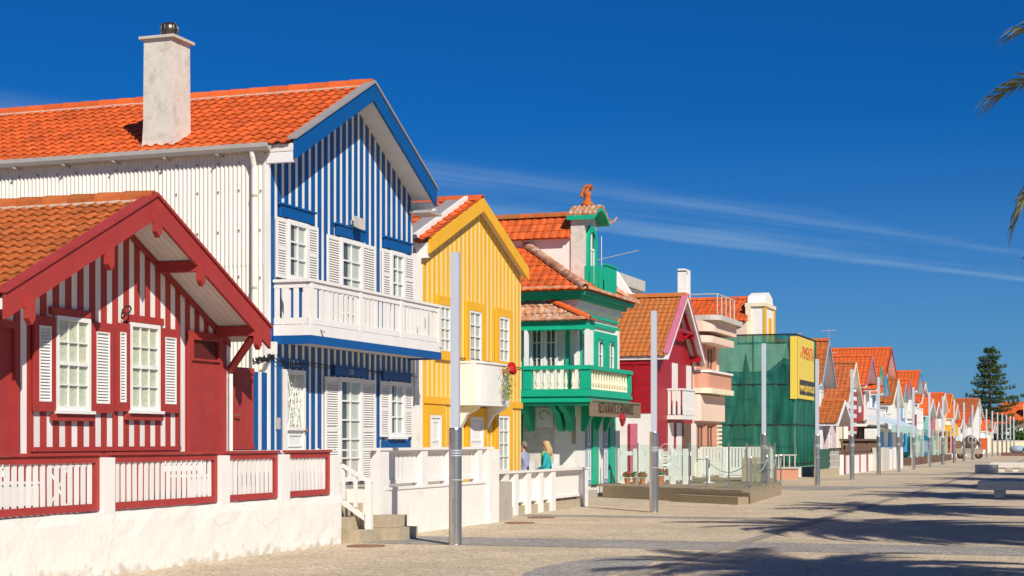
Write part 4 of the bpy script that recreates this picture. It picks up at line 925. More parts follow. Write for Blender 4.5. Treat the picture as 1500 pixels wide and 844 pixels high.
    b = MB(); b.v = [(-19, d0 - .12, dz), (dX - .42, d0 - .12, dz), (dX - .42, d1 + .12, dz), (-19, d1 + .12, dz), (dX - .42, dm, dr), (-19, dm, dr)]; b.f = [(0, 1, 4, 5), (2, 3, 5, 4), (1, 2, 4), (3, 0, 5), (3, 2, 1, 0)]; b.build('dormer_roof', 'tile', r)
    tile_quad(r, 'tile', (-19, d0 - .14, dz), (dX - .43, d0 - .14, dz), (dX - .43, dm, dr), (-19, dm, dr), .25, .32); tile_quad(r, 'tile', (dX - .43, d1 + .14, dz), (-19, d1 + .14, dz), (-19, dm, dr), (dX - .43, dm, dr), .25, .32); ridge(r, 'tile_old', (dX - .43, dm, dr + .04), (-19, dm, dr + .04), sep=False)
    # its arched window, green surround and balconette
    arch = lambda rad, zc, zb: [(dm - rad, zb)] + [(dm + rad * math.cos(t), zc + rad * math.sin(t)) for t in [math.pi * (1 - k / 14) for k in range(15)]] + [(dm + rad, zb)]
    o_, i_ = arch(.46, 7.58, 6.3), arch(.30, 7.55, 6.3); q = MB()
    for k in range(len(o_) - 1): q.ring2([D.w(*p) for p in ((o_[k][0], .004, o_[k][1]), (o_[k + 1][0], .004, o_[k + 1][1]), (i_[k + 1][0], .004, i_[k + 1][1]), (i_[k][0], .004, i_[k][1]))], [D.w(*p) for p in ((o_[k][0], .09, o_[k][1]), (o_[k + 1][0], .09, o_[k + 1][1]), (i_[k + 1][0], .09, i_[k + 1][1]), (i_[k][0], .09, i_[k][1]))])
    aw = q.build('arched_surround', 'green', r)
    MB().fpoly(D, i_, .004, .012).build('arched_pane', 'interior', aw); g = MB(); g.fb(D, dm - .02, dm + .02, .014, .05, 6.3, 7.84); g.fb(D, dm - .29, dm + .29, .014, .045, 7.30, 7.37); g.fb(D, dm - .29, dm - .2, .014, .04, 6.3, 7.28); g.fb(D, dm + .2, dm + .29, .014, .04, 6.3, 7.28); g.build('glazing_bar', 'white_trim', aw)
    for k in range(8): MB().box(dX + .60, dX + .64, d0 + .04 + k * .15, d0 + .175 + k * .15, 5.95, 6.78).build('balconette_slat', 'green', r)
    bx_ = MB(); bx_.box(dX + .005, dX + .66, d0, d1, 5.86, 5.94); bx_.build('balconette_floor', 'green', r); bx_ = MB(); bx_.box(dX + .58, dX + .67, d0 - .01, d1 + .01, 6.785, 6.84); bx_.build('balconette_rail', 'green', r)
    for yy in (d0, d1 - .04):
        for k in range(4): MB().box(dX + .01 + k * .145, dX + .13 + k * .145, yy, yy + .035, 5.95, 6.78).build('balconette_slat', 'green', r)
    # swept tiled hood with a terracotta finial
    hood = [(-.78, 8.26), (-.66, 8.32), (-.42, 8.48), (-.2, 8.56), (0, 8.58), (.2, 8.56), (.42, 8.48), (.68, 8.30), (.84, 8.24)]
    hb = MB()
    for k in range(len(hood) - 1):
        (a, za), (b_, zb) = hood[k], hood[k + 1]; hb.ring2([(dX - .5, dm + a, za), (dX + .36, dm + a, za), (dX + .36, dm + b_, zb), (dX - .5, dm + b_, zb)], [(dX - .5, dm + a, za - .12), (dX + .36, dm + a, za - .12), (dX + .36, dm + b_, zb - .12), (dX - .5, dm + b_, zb - .12)])
    hb.build('hood', 'green', r)
    for j in range(6):
        xx = dX - .5 + j * .15
        hp = MB(); hp.path([(xx + .07, dm + a, za + .02) for a, za in hood], .062, 8); hp.build('hood_tile', 'tile_mossy', r)
    MB().path([(dX + .3, dm + .95, 8.22), (dX + .42, dm + 1.12, 8.30), (dX + .46, dm + 1.22, 8.42)], .03, 6).build('hood_horn', 'tile_mossy', r)
    fb_ = MB(); fb_.lathe((dX - .1, dm, 8.62), [(.22, 0), (.18, .10), (.11, .18), (.10, .30), (.13, .36), (.10, .44)], 12); fb_.build('finial_base', 'tile_old', r, smooth=True)
    bd = MB(); p0 = Vector((dX - .1, dm, 9.12)); bd.path([p0 + Vector((-.02, -.02, -.1)), p0 + Vector((0, .02, .05)), p0 + Vector((.04, .10, .14)), p0 + Vector((.05, .2, .12)), p0 + Vector((.05, .25, .02))], .065, 8); bd.path([p0 + Vector((0, -.02, .12)), p0 + Vector((-.06, -.16, .05)), p0 + Vector((-.10, -.22, -.14)), p0 + Vector((-.1, -.26, -.25))], .045, 7); bd.build('finial_bird', 'tile_old', r)
    # aerial
    ax, ay = -14.4, 49.0
    MB().tube((ax, ay, 5.9), (ax, ay, 8.0), .02, 6).build('aerial_mast', 'aerial', r); MB().tube((ax - .1, ay - .1, 7.25), (ax + .95, ay + .9, 7.62), .013, 5).build('aerial_boom', 'aerial', r)
    for k in range(16): t = k / 15; c = Vector((ax - .1 + 1.05 * t, ay - .1 + t, 7.25 + .37 * t)); MB().tube(c + Vector((-.10, .10, 0)), c + Vector((.10, -.10, 0)), .006, 4).build('aerial_element', 'aerial', r)
    # carved sign board
    sX = -13.2; S_ = FX(sX); sy0, sy1 = S_.u(852), S_.u(925); sz1, sz0 = S_.z(880, 587), S_.z(880, 611)
    s = thing('restaurant_sign', 'brown carved wooden board reading restaurante hung under the green balcony', 'sign', (sX + .25, (sy0 + sy1) / 2, sz0))
    for k in range(3): h = (sz1 - sz0) / 3; MB().box(sX + .22, sX + .26, sy0, sy1, sz0 + k * h, sz0 + (k + 1) * h - .006).build('plank', 'sign_wood', s)
    MB().frame(FX(sX + .26), sy0, sy1, .001, .03, sz0, sz1, .05).build('frame', 'sign_wood', s)
    text('RESTAURANTE D FERNANDES', .44, 'sign_letter', s, (sX + .266, (sy0 + sy1) / 2, (sz0 + sz1) / 2), (0, 1, 0), (0, 0, 1), sx=.62)
    for yy in (sy0 + .4, sy1 - .4): MB().tube((sX + .24, yy, sz1), (sX + .24, yy, 2.64), .012, 5).build('hanger', 'iron', s)
    # red heart
    hx_, hy_ = -12.85, FX(-12.85).u(912); hz = FX(-12.85).z(912, 614)
    pts = []
    for k in range(28): t = 2 * math.pi * k / 28; pts.append((.0135 * 16 * math.sin(t) ** 3 / 1.15, .0125 * (13 * math.cos(t) - 5 * math.cos(2 * t) - 2 * math.cos(3 * t) - math.cos(4 * t))))
    hb = MB(); hb.ring2([(hx_ - .05, hy_ + a, hz + b_) for a, b_ in pts], [(hx_ + .02, hy_ + a, hz + b_) for a, b_ in pts], caps=True); hb.ring2([(hx_ + .02, hy_ + a, hz + b_) for a, b_ in pts], [(hx_ + .07, hy_ + a * .6, hz + b_ * .6) for a, b_ in pts])
    h = thing('heart_sign', 'glossy red heart hanging beside the restaurant sign board', 'sign', (hx_, hy_, hz)); hb.build('heart', 'heart', h)
    MB().tube((hx_, hy_, hz + .1), (hx_ - .02, hy_ + .1, 2.64), .008, 5).build('cord', 'iron', h)
    for k in range(5): MB().lathe((hx_ + .072, hy_ + random.uniform(-.08, .08), hz + random.uniform(-.06, .08)), [(.02, 0), (.004, .02)], 6).build('ornament', 'dark', h)
green_house()

# ------------------------------------------------------------------ crimson house
def crimson_house():
    X, Xb, y0, y1 = -13.6, -21.5, 52.6, 57.8; F, G = FX(X), FY(y0); u, z = F.u, F.z; gu, gz = G.u, G.z; ry = (y0 + y1) / 2
    r = thing('board_house', 'crimson board house with mossy orange roof and small white balcony', 'house', (X, ry, .004))
    zr, sl = 6.58, .79
    zt = gable_roof(r, X, Xb, y0, y1, zr, sl, .42, tile='tile_weathered', barge='white_trim', bd=.20, w=.19, e=.26, side=(.12, .12), coarse=True, cap='pink_trim')
    top = lambda y: zt(y) - .13
    core(r, X, Xb + .2, y0, y1, .004, top, ry, 'plaster')
    MB().ring2([(X + .424, ry, zr + .14), (X + .424, y0 - .1, zt(y0 - .1) + .13), (X + .28, y0 - .1, zt(y0 - .1) + .13), (X + .28, ry, zr + .14)], [(X + .424, ry, zr + .09), (X + .424, y0 - .1, zt(y0 - .1) + .08), (X + .28, y0 - .1, zt(y0 - .1) + .08), (X + .28, ry, zr + .09)]).build('verge_band', 'pink_trim', r)
    clad(r, F, y0, y1, .21, .96, 2.40, top, ry, 'crimson', 'white_board', tA=.03, tB=.02)
    n = 10; zb0, zb1 = 2.55, zt(y0) - .14
    for k in range(n):
        h = (zb1 - zb0) / n; MB().fb(G, X - 5, X - .07, .002, .025, zb0 + k * h, zb0 + (k + 1) * h - .012).build('board', 'crimson', r)
    MB().fb(G, X - .068, X + .03, .001, .04, zb0, zb1).build('corner_post', 'crimson', r); MB().fb(G, gu(931) - .06, gu(931) + .06, .026, .05, zb0, zb1).build('pilaster', 'crimson', r)
    MB().fb(G, X - 5, X - .07, .026, .06, zb1 - .22, zb1 - .05).build('eave_board', 'crimson', r)
    d = MB().fb(G, gu(921), gu(934), .003, .03, .36, 2.2).build('door', 'pink_trim', r); MB().fb(G, gu(921), gu(923.5), .031, .05, .36, 2.2).build('door_jamb', 'crimson', d)
    # collar beam, purlins
    for dy, dzz in ((-1.3, .35), (1.3, .35), (0, .3), (2.3, .3)): MB().box(X + .04, X + .40, ry + dy - .07, ry + dy + .07, zt(ry + dy) - .13 - dzz * .6, zt(ry + dy) - .14).build('purlin', 'crimson', r)
    MB().box(X + .34, X + .40, ry - 1.25, ry + 1.25, zt(ry + 1.25) - .25, zt(ry + 1.25) - .14).build('collar_beam', 'crimson', r)
    for s_ in (-1, 1): MB().ring2([(X + .2, ry + s_ * .1, zr - .22), (X + .3, ry + s_ * .1, zr - .22), (X + .3, ry + s_ * 2.6, zt(ry + 2.6) - .145), (X + .2, ry + s_ * 2.6, zt(ry + 2.6) - .145)], [(X + .2, ry + s_ * .1, zr - .30), (X + .3, ry + s_ * .1, zr - .30), (X + .3, ry + s_ * 2.6, zt(ry + 2.6) - .21), (X + .2, ry + s_ * 2.6, zt(ry + 2.6) - .21)]).build('rafter', 'crimson', r)
    for a, b_ in ((983, 990), (1004, 1010)):
        MB().fb(F, u(a), u(b_), .032, .07, 3.0, 4.3).build('shutter', 'white_paint', r)
    # ground floor
    MB().fb(F, y0, y1, .002, .034, .30, 2.398).build('ground_floor_front', 'crimson', r)
    for a, b_ in ((977, 984), (989, 996), (1011, 1017)): MB().fb(F, u(a), u(b_), .036, .07, .36, 2.25).build('door_leaf', 'white_paint', r)
    MB().fb(F, u(996.5), u(1010.5), .0355, .045, .36, 2.25).build('doorway', 'wood_dark', r)
    # balcony
    XB = -13.0; B = FX(XB); ya, yb = B.u(1001), B.u(1019)
    MB().box(X + .036, XB, ya, yb, 2.36, 2.50).build('balcony_floor', 'white_paint', r)
    bl = MB(); bl.box(XB - .06, XB + .01, ya - .02, yb + .02, 3.34, 3.40); bl.box(X + .04, XB - .061, ya - .02, ya + .05, 3.34, 3.40); rl = bl.build('balcony_rail', 'white_paint', r)
    pickets(rl, FX(XB - .04), ya + .02, yb - .02, 2.52, 3.338, .18, .165, 'white_paint', 0, name='baluster')
    for k in range(3): MB().box(X + .06 + k * .17, X + .16 + k * .17, ya, ya + .03, 2.52, 3.338).build('baluster', 'white_paint', rl)
    MB().box(XB - .02, XB + .012, ya - .015, yb + .015, 2.505, 2.70).build('balcony_fascia', 'white_paint', rl)
crimson_house()

# ------------------------------------------------------------------ peach apartment house
def peach_house():
    X, Xb, y0, y1 = -13.6, -21, 58.0, 62.4; F = FX(X); u, z = F.u, F.z
    r = thing('apartment_house', 'peach and cream apartment house with stacked concrete balconies and roof terrace', 'house', (X, 60, .004))
    MB().box(Xb, X, y0, y1, 0, 6.1).build('wall', 'peach_light', r)
    def slab(xo, za, zb, m, name, ya=y0 + .1, yb=y1 - .1, rnd=.5):
        o = [(X - 1, ya), (X + xo - rnd, ya)] + [(X + xo - rnd + rnd * math.sin(t), ya + rnd - rnd * math.cos(t)) for t in [math.pi / 2 * k / 5 for k in range(1, 6)]] + [(X + xo, yb), (X - 1, yb)]
        return MB().ppoly(o, za, zb).build(name, m, r)
    slab(.7, 5.6, 6.0, 'peach_light', 'terrace_parapet'); slab(.95, 6.0, 6.18, 'concrete', 'terrace_coping'); slab(.6, 5.2, 5.448, 'peach_light', 'terrace_soffit')
    slab(.5, 3.55, 4.12, 'peach', 'balcony_parapet'); slab(.58, 4.122, 4.20, 'plaster', 'balcony_coping'); slab(.6, 3.36, 3.548, 'cream', 'balcony_floor')
    slab(.25, 2.36, 3.31, 'peach_light', 'balcony_parapet', rnd=.2)
    for k, yy in enumerate((58.4, 60.0)):
        for za, zb in ((4.26, 5.18), (.9, 2.25)):
            window(r, F, yy, yy + 1.15, za, zb, 2, 1, 'peach', 'wood_dark', .08, .04, .004, .05, panes=False)
            MB().fb(F, yy + 1.25, yy + 1.5, .004, .09, za, zb).build('pilaster', 'peach', r)
    MB().fb(F, y0 + .05, y1, .004, .12, .3, .86).build('plinth', 'cream', r)
    rl = MB()
    for k in range(5): p = (X + .80, 58.4 + k * .75, 6.18); rl.tube(p, (p[0], p[1], 6.95), .025, 6)
    rl.tube((X + .80, 58.4, 6.95), (X + .80, 61.4, 6.95), .025, 6); rl.tube((X + .80, 58.4, 6.95), (X - 1.2, 58.4, 6.95), .025, 6); rl.tube((X - 1.2, 58.4, 6.18), (X - 1.2, 58.4, 6.95), .025, 6); rl.build('terrace_railing', 'concrete', r)
    cx, cy = -14.6, 60.8; c = MB(); c.box(cx - .14, cx + .14, cy - .45, cy + .45, 6.1, 7.2); c.box(cx - .14, cx + .14, cy - .45, cy - .18, 7.2, 8.05); c.box(cx - .14, cx + .14, cy + .12, cy + .45, 7.2, 8.0); c.box(cx - .14, cx + .14, cy - .45, cy + .45, 8.0, 8.12); c.build('chimney', 'plaster', r)
    lt = MB()
    for k in range(9):
        for j in range(10): lt.box(X + .10, X + .13, y1 - .9 + k * .1, y1 - .86 + k * .1, 1.2 + j * .16, 1.30 + j * .16)
    lt.build('lattice', 'cream', r, kind='stuff')
peach_house()
# tall house behind, orange roof and yellow gabled tower
def tower_house():
    r = thing('tower_house', 'pale house behind the netting with orange roof and yellow edged gable tower', 'house', (-16, 81, .004))
    MB().box(-26, -15.9, 79.2, 84, 0, 7.45).build('wall', 'peach_light', r)
    a, b, m = 78.9, 84.3, 81.6; zr, ze = 8.72, 7.45
    d = MB(); d.v = [(-26, a, ze), (-15.9, a, ze), (-15.9, b, ze), (-26, b, ze), (-15.9, m, zr), (-26, m, zr)]; d.f = [(0, 1, 4, 5), (2, 3, 5, 4), (1, 2, 4), (3, 0, 5), (3, 2, 1, 0)]; d.build('roof_deck', 'tile', r)
    tile_quad(r, 'tile', (-26, a, ze), (-15.9, a, ze), (-15.9, m, zr), (-26, m, zr), .26, .34); tile_quad(r, 'tile', (-15.9, b, ze), (-26, b, ze), (-26, m, zr), (-15.9, m, zr), .26, .34); ridge(r, 'tile', (-15.9, m, zr + .04), (-26, m, zr + .04), sep=False)
    MB().box(-16.0, -15.1, 79.6, 82.2, 0, 8.2).build('tower', 'plaster', r); MB().box(-16.05, -15.02, 79.5, 82.3, 8.2, 8.38).build('tower_cornice', 'cream', r)
    pts = [(79.8, 8.38), (82.0, 8.38), (81.8, 8.75), (80.9, 8.98), (80.0, 8.75)]; MB().ring2([(-15.98, y, z) for y, z in pts], [(-15.12, y, z) for y, z in pts]).build('tower_gable', 'plaster', r)
    for yy in (79.56, 81.9): MB().box(-15.15, -15.05, yy, yy + .34, 5, 8.2).build('quoin', 'yellow_plain', r)
    MB().box(-15.12, -15.06, 80.6, 81.3, 6.2, 7.7).build('niche', 'yellow_plain', r)
    MB().box(-16.02, -15.75, 79.5, 79.58, 5, 8.2).build('quoin', 'cream', r)
tower_house()
def back_house():
    r = thing('rooftop_room', 'white concrete attic room with slanting side behind the crimson house', 'building', (-19, 64, .004))
    MB().box(-22, -17.65, 62, 66, 0, 7.3).build('wall', 'plaster', r); MB().box(-22.2, -17.5, 61.5, 66, 7.82, 8.25).build('roof_slab', 'concrete', r)
    MB().box(-18.25, -17.65, 62, 66, 7.302, 7.818).build('pier', 'plaster', r); MB().box(-22, -18.26, 62.3, 66, 7.302, 7.818).build('window_band', 'wood_dark', r)
    for k in range(8): MB().box(-20.4 + k * .26, -20.34 + k * .26, 62.2, 62.298, 7.303, 7.817).build('mullion', 'peach', r)
    MB().ring2([(-17.5, 61.5, 8.25), (-17.5, 61.9, 8.25), (-16.4, 61.9, 6.6), (-16.4, 61.5, 6.6)], [(-17.8, 61.5, 8.25), (-17.8, 61.9, 8.25), (-16.8, 61.9, 6.6), (-16.8, 61.5, 6.6)]).build('slanting_fin', 'plaster', r)
back_house()

# ------------------------------------------------------------------ house wrapped in green scaffold netting
def net_house():
    X, Xb, y0, y1, z0, z1 = -12.4, -16.2, 72.6, 78.4, .42, 6.38
    r = thing('netted_house', 'house under repair wrapped in green scaffold netting', 'house', (-14, 75.5, .004))
    MB().box(Xb - 4, X + .12, y0 - .1, y1 + .1, 0, .45).build('plinth', 'plaster', r)
    c = [(y0 + .9, .45), (y1 - .9, .45), (y1 - .9, 4.2), (75.5, 6.1), (y0 + .9, 4.2)]; MB().ring2([(X - .9, y, z) for y, z in c], [(Xb - 4, y, z) for y, z in c]).build('wall', 'stucco', r)
    # a pale roof gable leaning against the side, seen through the net
    MB().ring2([(-15.9, y0 + .6, .5), (-14.9, y0 + .6, .5), (-14.1, y0 + .6, 2.6), (-14.75, y0 + .6, 5.6), (-15.2, y0 + .6, 2.6)], [(-15.9, y0 + .7, .5), (-14.9, y0 + .7, .5), (-14.1, y0 + .7, 2.6), (-14.75, y0 + .7, 5.6), (-15.2, y0 + .7, 2.6)]).build('stacked_panel', 'peach_light', r)
    def net(p, q, nm, nu=36, nz=40):
        b = MB(); p, q = Vector(p), Vector(q); d = (q - p); nrm = Vector((d.y, -d.x, 0)).normalized()
        for i in range(nu + 1):
            for j in range(nz + 1):
                s, t = i / nu, j / nz; bulge = .05 * math.sin(math.pi * ((t * 3) % 1)) + .035 * math.sin(s * 38 + 2 * math.sin(t * 7)) * (1 - .5 * t) + .02 * math.sin(s * 83 + t * 11) + random.uniform(-.008, .008)
                v = p + d * s + nrm * bulge; b.v.append((v.x, v.y, z0 + (z1 - z0) * t))
        for i in range(nu):
            for j in range(nz): a = i * (nz + 1) + j; b.f.append((a, a + nz + 1, a + nz + 2, a + 1))
        b.build(nm, 'net', r, smooth=True, fix=False)
    net((Xb, y0, 0), (X, y0, 0), 'netting'); net((X, y0, 0), (X, y1, 0), 'netting', 60); net((X, y1, 0), (Xb, y1, 0), 'netting')
    for zz in (.6, 2.35, 4.15, 6.36):
        MB().tube((Xb, y0 - .03, zz), (X + .03, y0 - .03, zz), .032, 6).build('scaffold_tube', 'iron', r); MB().tube((X + .03, y0, zz), (X + .03, y1, zz), .032, 6).build('scaffold_tube', 'iron', r)
    for x, y in ((Xb, y0 + .08), (-14.3, y0 + .08), (X - .06, y0 + .08), (X - .06, 75.5), (X - .06, y1)): MB().tube((x, y, .45), (x, y, 6.4), .032, 6).build('scaffold_tube', 'gutter', r)
    # yellow site banner
    B = FX(X + .14); ya, yb = y0 - .02, B.u(1192.5); za, zb = B.z(1165, 583), B.z(1165, 491)
    s = thing('site_banner', 'yellow builder banner with red letters and dark strip on green netting', 'banner', (X + .14, 75, za))
    MB().box(X + .11, X + .14, ya, yb, za, zb).build('sheet', 'banner', s); fx = FY(y0 - .11).u(1157.5)
    MB().box(fx, X + .108, y0 - .11, y0 - .08, za - .02, zb).build('side_flap', 'banner', s)
    MB().box(X + .141, X + .147, ya + .35, yb - .03, za + .18, za + .85).build('strip', 'banner_strip', s)
    text('PIMENTA', .82, 'banner_red', s, (X + .146, (ya + yb) / 2 + .45, za + 2.05), (0, 1, 0), (0, 0, 1), sx=.98)
    text('A', .4, 'banner_red', s, (X + .146, ya + .62, za + 1.95), (0, 1, 0), (0, 0, 1))
    text('www.apimenta.pt', .60, 'banner', s, (X + .15, (ya + yb) / 2 + .25, za + .52), (0, 1, 0), (0, 0, 1), sx=.95)
net_house()

# ------------------------------------------------------------------ terrace deck with glass screens
DZ = .36
def deck():
    P = [(-8.3, 41.6), (-8.84, 49.4), (-10.35, 56.3), (-13.55, 56.5), (-13.55, 49), (-13.3, 45.4)]
    r = thing('timber_terrace', 'low weathered timber terrace deck in front of the restaurant', 'terrace', (-11, 49, 0))
    MB().ppoly(P, .004, DZ - .05).build('base', 'wood_deck', r)
    # deck boards run across; each is clipped to the outline
    yv = 41.6
    def span(y):
        lx = -13.55 if y > 45.6 else -8.3 + (y - 41.6) / (45.4 - 41.6) * (-13.3 + 8.3)
        rx = -8.3 - (y - 41.6) / (49.4 - 41.6) * .54 if y < 49.4 else -8.84 - (y - 49.4) / 6.9 * 1.51
        return max(lx, -13.55), rx
    while yv < 56.2:
        w_ = .145; l0, r0 = span(yv); l1, r1 = span(yv + w_)
        if r0 - l0 > .1: MB().ppoly([(l0, yv), (r0, yv), (r1, yv + w_), (l1, yv + w_)], DZ - .048, DZ + random.uniform(-.004, .003)).build('deck_board', 'wood_deck', r)
        yv += w_ + .012
    MB().ring2([(-8.25, 41.55, .02), (-8.25, 41.6, .02), (-13.3, 45.44, .02), (-13.3, 45.38, .02)], [(-8.25, 41.55, .30), (-8.25, 41.6, .30), (-13.3, 45.44, .30), (-13.3, 45.38, .30)]).build('fascia', 'wood_deck', r)
    st = thing('terrace_step', 'weathered timber step along the edge of the terrace deck', 'step', (-9.5, 42.4, 0))
    d = Vector((-5.0, 3.8, 0)).normalized(); nn = Vector((-d.y, d.x, 0)) * -1; nn = Vector((-.605, -.796, 0)); p = Vector((-8.28, 41.5, 0)); q = p + d * 2.7
    b = MB().ring2([p, q, q + nn * .36, p + nn * .36], [p + Vector((0, 0, .17)), q + Vector((0, 0, .17)), q + nn * .36 + Vector((0, 0, .17)), p + nn * .36 + Vector((0, 0, .17))]); b.build('riser', 'wood_deck', st)
    for k in range(3): a0 = nn * (.01 + k * .117); a1 = nn * (.118 + k * .117); MB().ring2([p + a0 + Vector((0, 0, .172)), q + a0 + Vector((0, 0, .172)), q + a1 + Vector((0, 0, .172)), p + a1 + Vector((0, 0, .172))], [p + a0 + Vector((0, 0, .20)), q + a0 + Vector((0, 0, .20)), q + a1 + Vector((0, 0, .20)), p + a1 + Vector((0, 0, .20))]).build('tread', 'wood_deck', st)
    # glass wind screen: posts at the photographed spots, along the deck edge
    gs = thing('glass_screen', 'greenish glass wind screen with slim steel posts on the timber terrace', 'screen', (-10.5, 46, DZ))
    pts = [(-13.05, 46.0), (-12.3, 45.55), (-10.55, 44.55), (-9.3, 43.9), (-8.75, 43.6), (-9.02, 49.2), (-10.2, 54.6)]
    for x, y in pts: MB().lathe((x, y, DZ), [(.06, 0), (.06, .02), (.025, .025), (.025, 1.2), (.03, 1.21)], 8).build('post', 'steel', gs)
    for a, b in zip(pts, pts[1:]):
        a, b = Vector((*a, 0)), Vector((*b, 0)); dd = (b - a).normalized(); a2, b2 = a + dd * .06, b - dd * .06
        q_ = MB(); q_.v = [(a2.x, a2.y, DZ + .10), (b2.x, b2.y, DZ + .10), (b2.x, b2.y, DZ + 1.16), (a2.x, a2.y, DZ + 1.16)]; q_.f = [(0, 1, 2, 3)]; q_.build('glass_pane', 'terrace_glass', gs, fix=False)
    # round frosted emblem on the glass
    cx, cy = -11.3, 44.93; d2 = Vector((1.75, -1.0, 0)).normalized(); n2 = Vector((-.5, -.87, 0)); c = Vector((cx, cy, DZ + .93)) + n2 * .02
    em = thing('round_emblem', 'round white ring emblem with letters on the terrace glass', 'sign', tuple(c)); rg = MB(); rg.path([c + d2 * (.26 * math.cos(t)) + Vector((0, 0, .26 * math.sin(t))) for t in [2 * math.pi * k / 24 for k in range(25)]], .014, 5); rg.build('ring', 'white_trim', em)
    text('UNO', .17, 'white_trim', em, tuple(c), tuple(d2), (0, 0, 1), sx=1.1); MB().bar(c + d2 * -.25 + Vector((0, 0, .11)), c + d2 * .25 + Vector((0, 0, .11)), .008, .012).build('bar', 'white_trim', em)
    # chain posts
    cp = [(1087, 697), (1103, 716), (1120.5, 706), (1133, 707)]; loc = [(-9.75, 43.2), (-8.42, 42.5), (-8.5, 45.2), (-8.62, 47.2), (-8.8, 49.0)]
    for k, (x, y) in enumerate(loc):
        o = thing('chain_post', 'short steel chain post standing along the edge of the terrace', 'bollard', (x, y, DZ if k else DZ), 'chain posts on the terrace edge'); MB().lathe((x, y, DZ), [(.05, 0), (.05, .015), (.022, .02), (.022, .80), (.035, .83), (.02, .86)], 8).build('post', 'steel', o)
        if k < len(loc) - 1:
            a, b = Vector((x, y, DZ + .76)), Vector((*loc[k + 1], DZ + .76)); MB().path([a.lerp(b, t / 12) + Vector((0, 0, -.32 * (1 - (t / 6 - 1) ** 2))) for t in range(13)], .014, 5).build('chain', 'gutter', o)
    # white picket enclosure, pots, furniture
    pf = thing('picket_fence', 'pale white picket fence with flat rails standing on the timber terrace', 'fence', (-12, 47.2, DZ)); G = FY(47.2); xa, xb_ = G.u(905), G.u(1014)
    MB().fb(G, xa, xb_, 0, .04, .48, .60).build('rail', 'white_paint', pf); MB().fb(G, xa, xb_, 0, .04, 1.20, 1.32).build('rail', 'white_paint', pf)
    pickets(pf, G, xa, xb_, DZ, 1.40, .40, .16, 'white_paint', .041)
    for k, px in enumerate((919, 931, 941, 967)):
        x = FY(46.7).u(px); y = 46.7; nm = ['geranium in a clay pot nearest the restaurant door', 'leafy yellow green plant in clay pot on terrace', 'red flowering plant in clay pot on the terrace', 'large leafy plant in clay pot before white chairs'][k]
        p = thing('potted_plant', nm, 'plant', (x, y, DZ), 'pots along the picket fence'); s = 1.0 if k == 3 else .75
        MB().lathe((x, y, DZ), [(.09 * s, 0), (.13 * s, .22 * s), (.14 * s, .24 * s)], 12).build('pot', 'terracotta', p)
        for m, cnt, rz in (('leaf', 150, .17), ('flower_red' if k != 1 else 'leaf_pale', 50, .19)):
            lf = MB()
            for i in range(cnt):
                v = Vector((random.gauss(0, 1), random.gauss(0, 1), abs(random.gauss(0, 1)) + .2)).normalized(); q = Vector((x, y, DZ + .28 * s)) + v * rz * s * random.uniform(.4, 1.25); a = v.orthogonal().normalized() * .035; b = v.cross(a); o = len(lf.v); lf.v += [tuple(q - a), tuple(q + b), tuple(q + a), tuple(q - b)]; lf.f.append((o, o + 1, o + 2, o + 3))
            lf.build('foliage' if m == 'leaf' else 'flowers', m, p, kind='stuff', fix=False)
    def chair(x, y, rz, label):
        c = thing('terrace_chair', label, 'chair', (x, y, DZ), 'white terrace chairs')
        for k in range(4): MB().box(x - .2, x + .2, y - .2 + k * .1, y - .11 + k * .1, DZ + .43, DZ + .45).build('seat_slat', 'plastic_white', c)
        for k in range(4): MB().box(x - .2, x + .2, y + .21, y + .235, DZ + .50 + k * .10, DZ + .57 + k * .10).build('back_slat', 'plastic_white', c)
        for dx2 in (-.19, .16):
            MB().box(x + dx2, x + dx2 + .03, y - .2, y - .17, DZ, DZ + .43).build('leg', 'plastic_white', c); MB().box(x + dx2, x + dx2 + .03, y + .18, y + .21, DZ, DZ + .92).build('leg', 'plastic_white', c)
    for k, px in enumerate((976, 984)): chair(FY(48.5 + k * 1.2).u(px), 48.5 + k * 1.2, 0, ['white slatted chair behind the picket fence beside the potted plants', 'white slatted chair against the crimson house front'][k])
    t = thing('terrace_table', 'small white round table beside the slatted terrace chairs', 'table', (-10.9, 48.6, DZ)); MB().lathe((-10.9, 48.6, DZ), [(.35, .70), (.36, .71), (.36, .73)], 20).build('table_top', 'plastic_white', t); MB().tube((-10.9, 48.6, DZ + .02), (-10.9, 48.6, DZ + .70), .03, 8).build('stem', 'plastic_white', t); MB().lathe((-10.9, 48.6, DZ), [(.22, 0), (.05, .04)], 12).build('foot', 'plastic_white', t)
    wf = thing('slatted_enclosure', 'tall white slatted enclosure closing the far end of terrace', 'fence', (-11.8, 56, DZ)); G = FY(56.0); xa, xb_ = G.u(1026), G.u(1130)
    MB().fb(G, xa, xb_, -.03, .07, 1.36, 1.42).build('top_rail', 'white_paint', wf); MB().fb(G, xa, xb_, 0, .04, .42, .50).build('bottom_rail', 'white_paint', wf)
    pickets(wf, G, xa, xb_, .44, 1.358, .115, .085, 'white_paint', .041)
    for px in (1026, 1062, 1096, 1129): x = G.u(px); MB().fb(G, x - .07, x + .07, -.05, .09, DZ, 1.359).build('post', 'white_paint', wf)
    hs_ = MB().ppoly([(-10.4, 51), (-9.8, 51), (-9.8, 51.5), (-10.4, 51.5)], DZ, 1.1); o = hs_.build('menu_lectern', 'stone', loc=(-9.9, 51.25, DZ)); tag(o, 'plain sandy box lectern standing by the white enclosure', 'box')
    # low brick edged rail before the netted house
    l = thing('low_rail_wall', 'low brick wall with small pale railing before the netted house', 'wall', (-12.4, 69, 0)); MB().box(-13.6, -11.7, 69, 69.3, 0, .45).build('wall', 'peach', l); MB().box(-13.6, -11.65, 68.95, 69.35, .452, .52).build('coping', 'concrete', l)
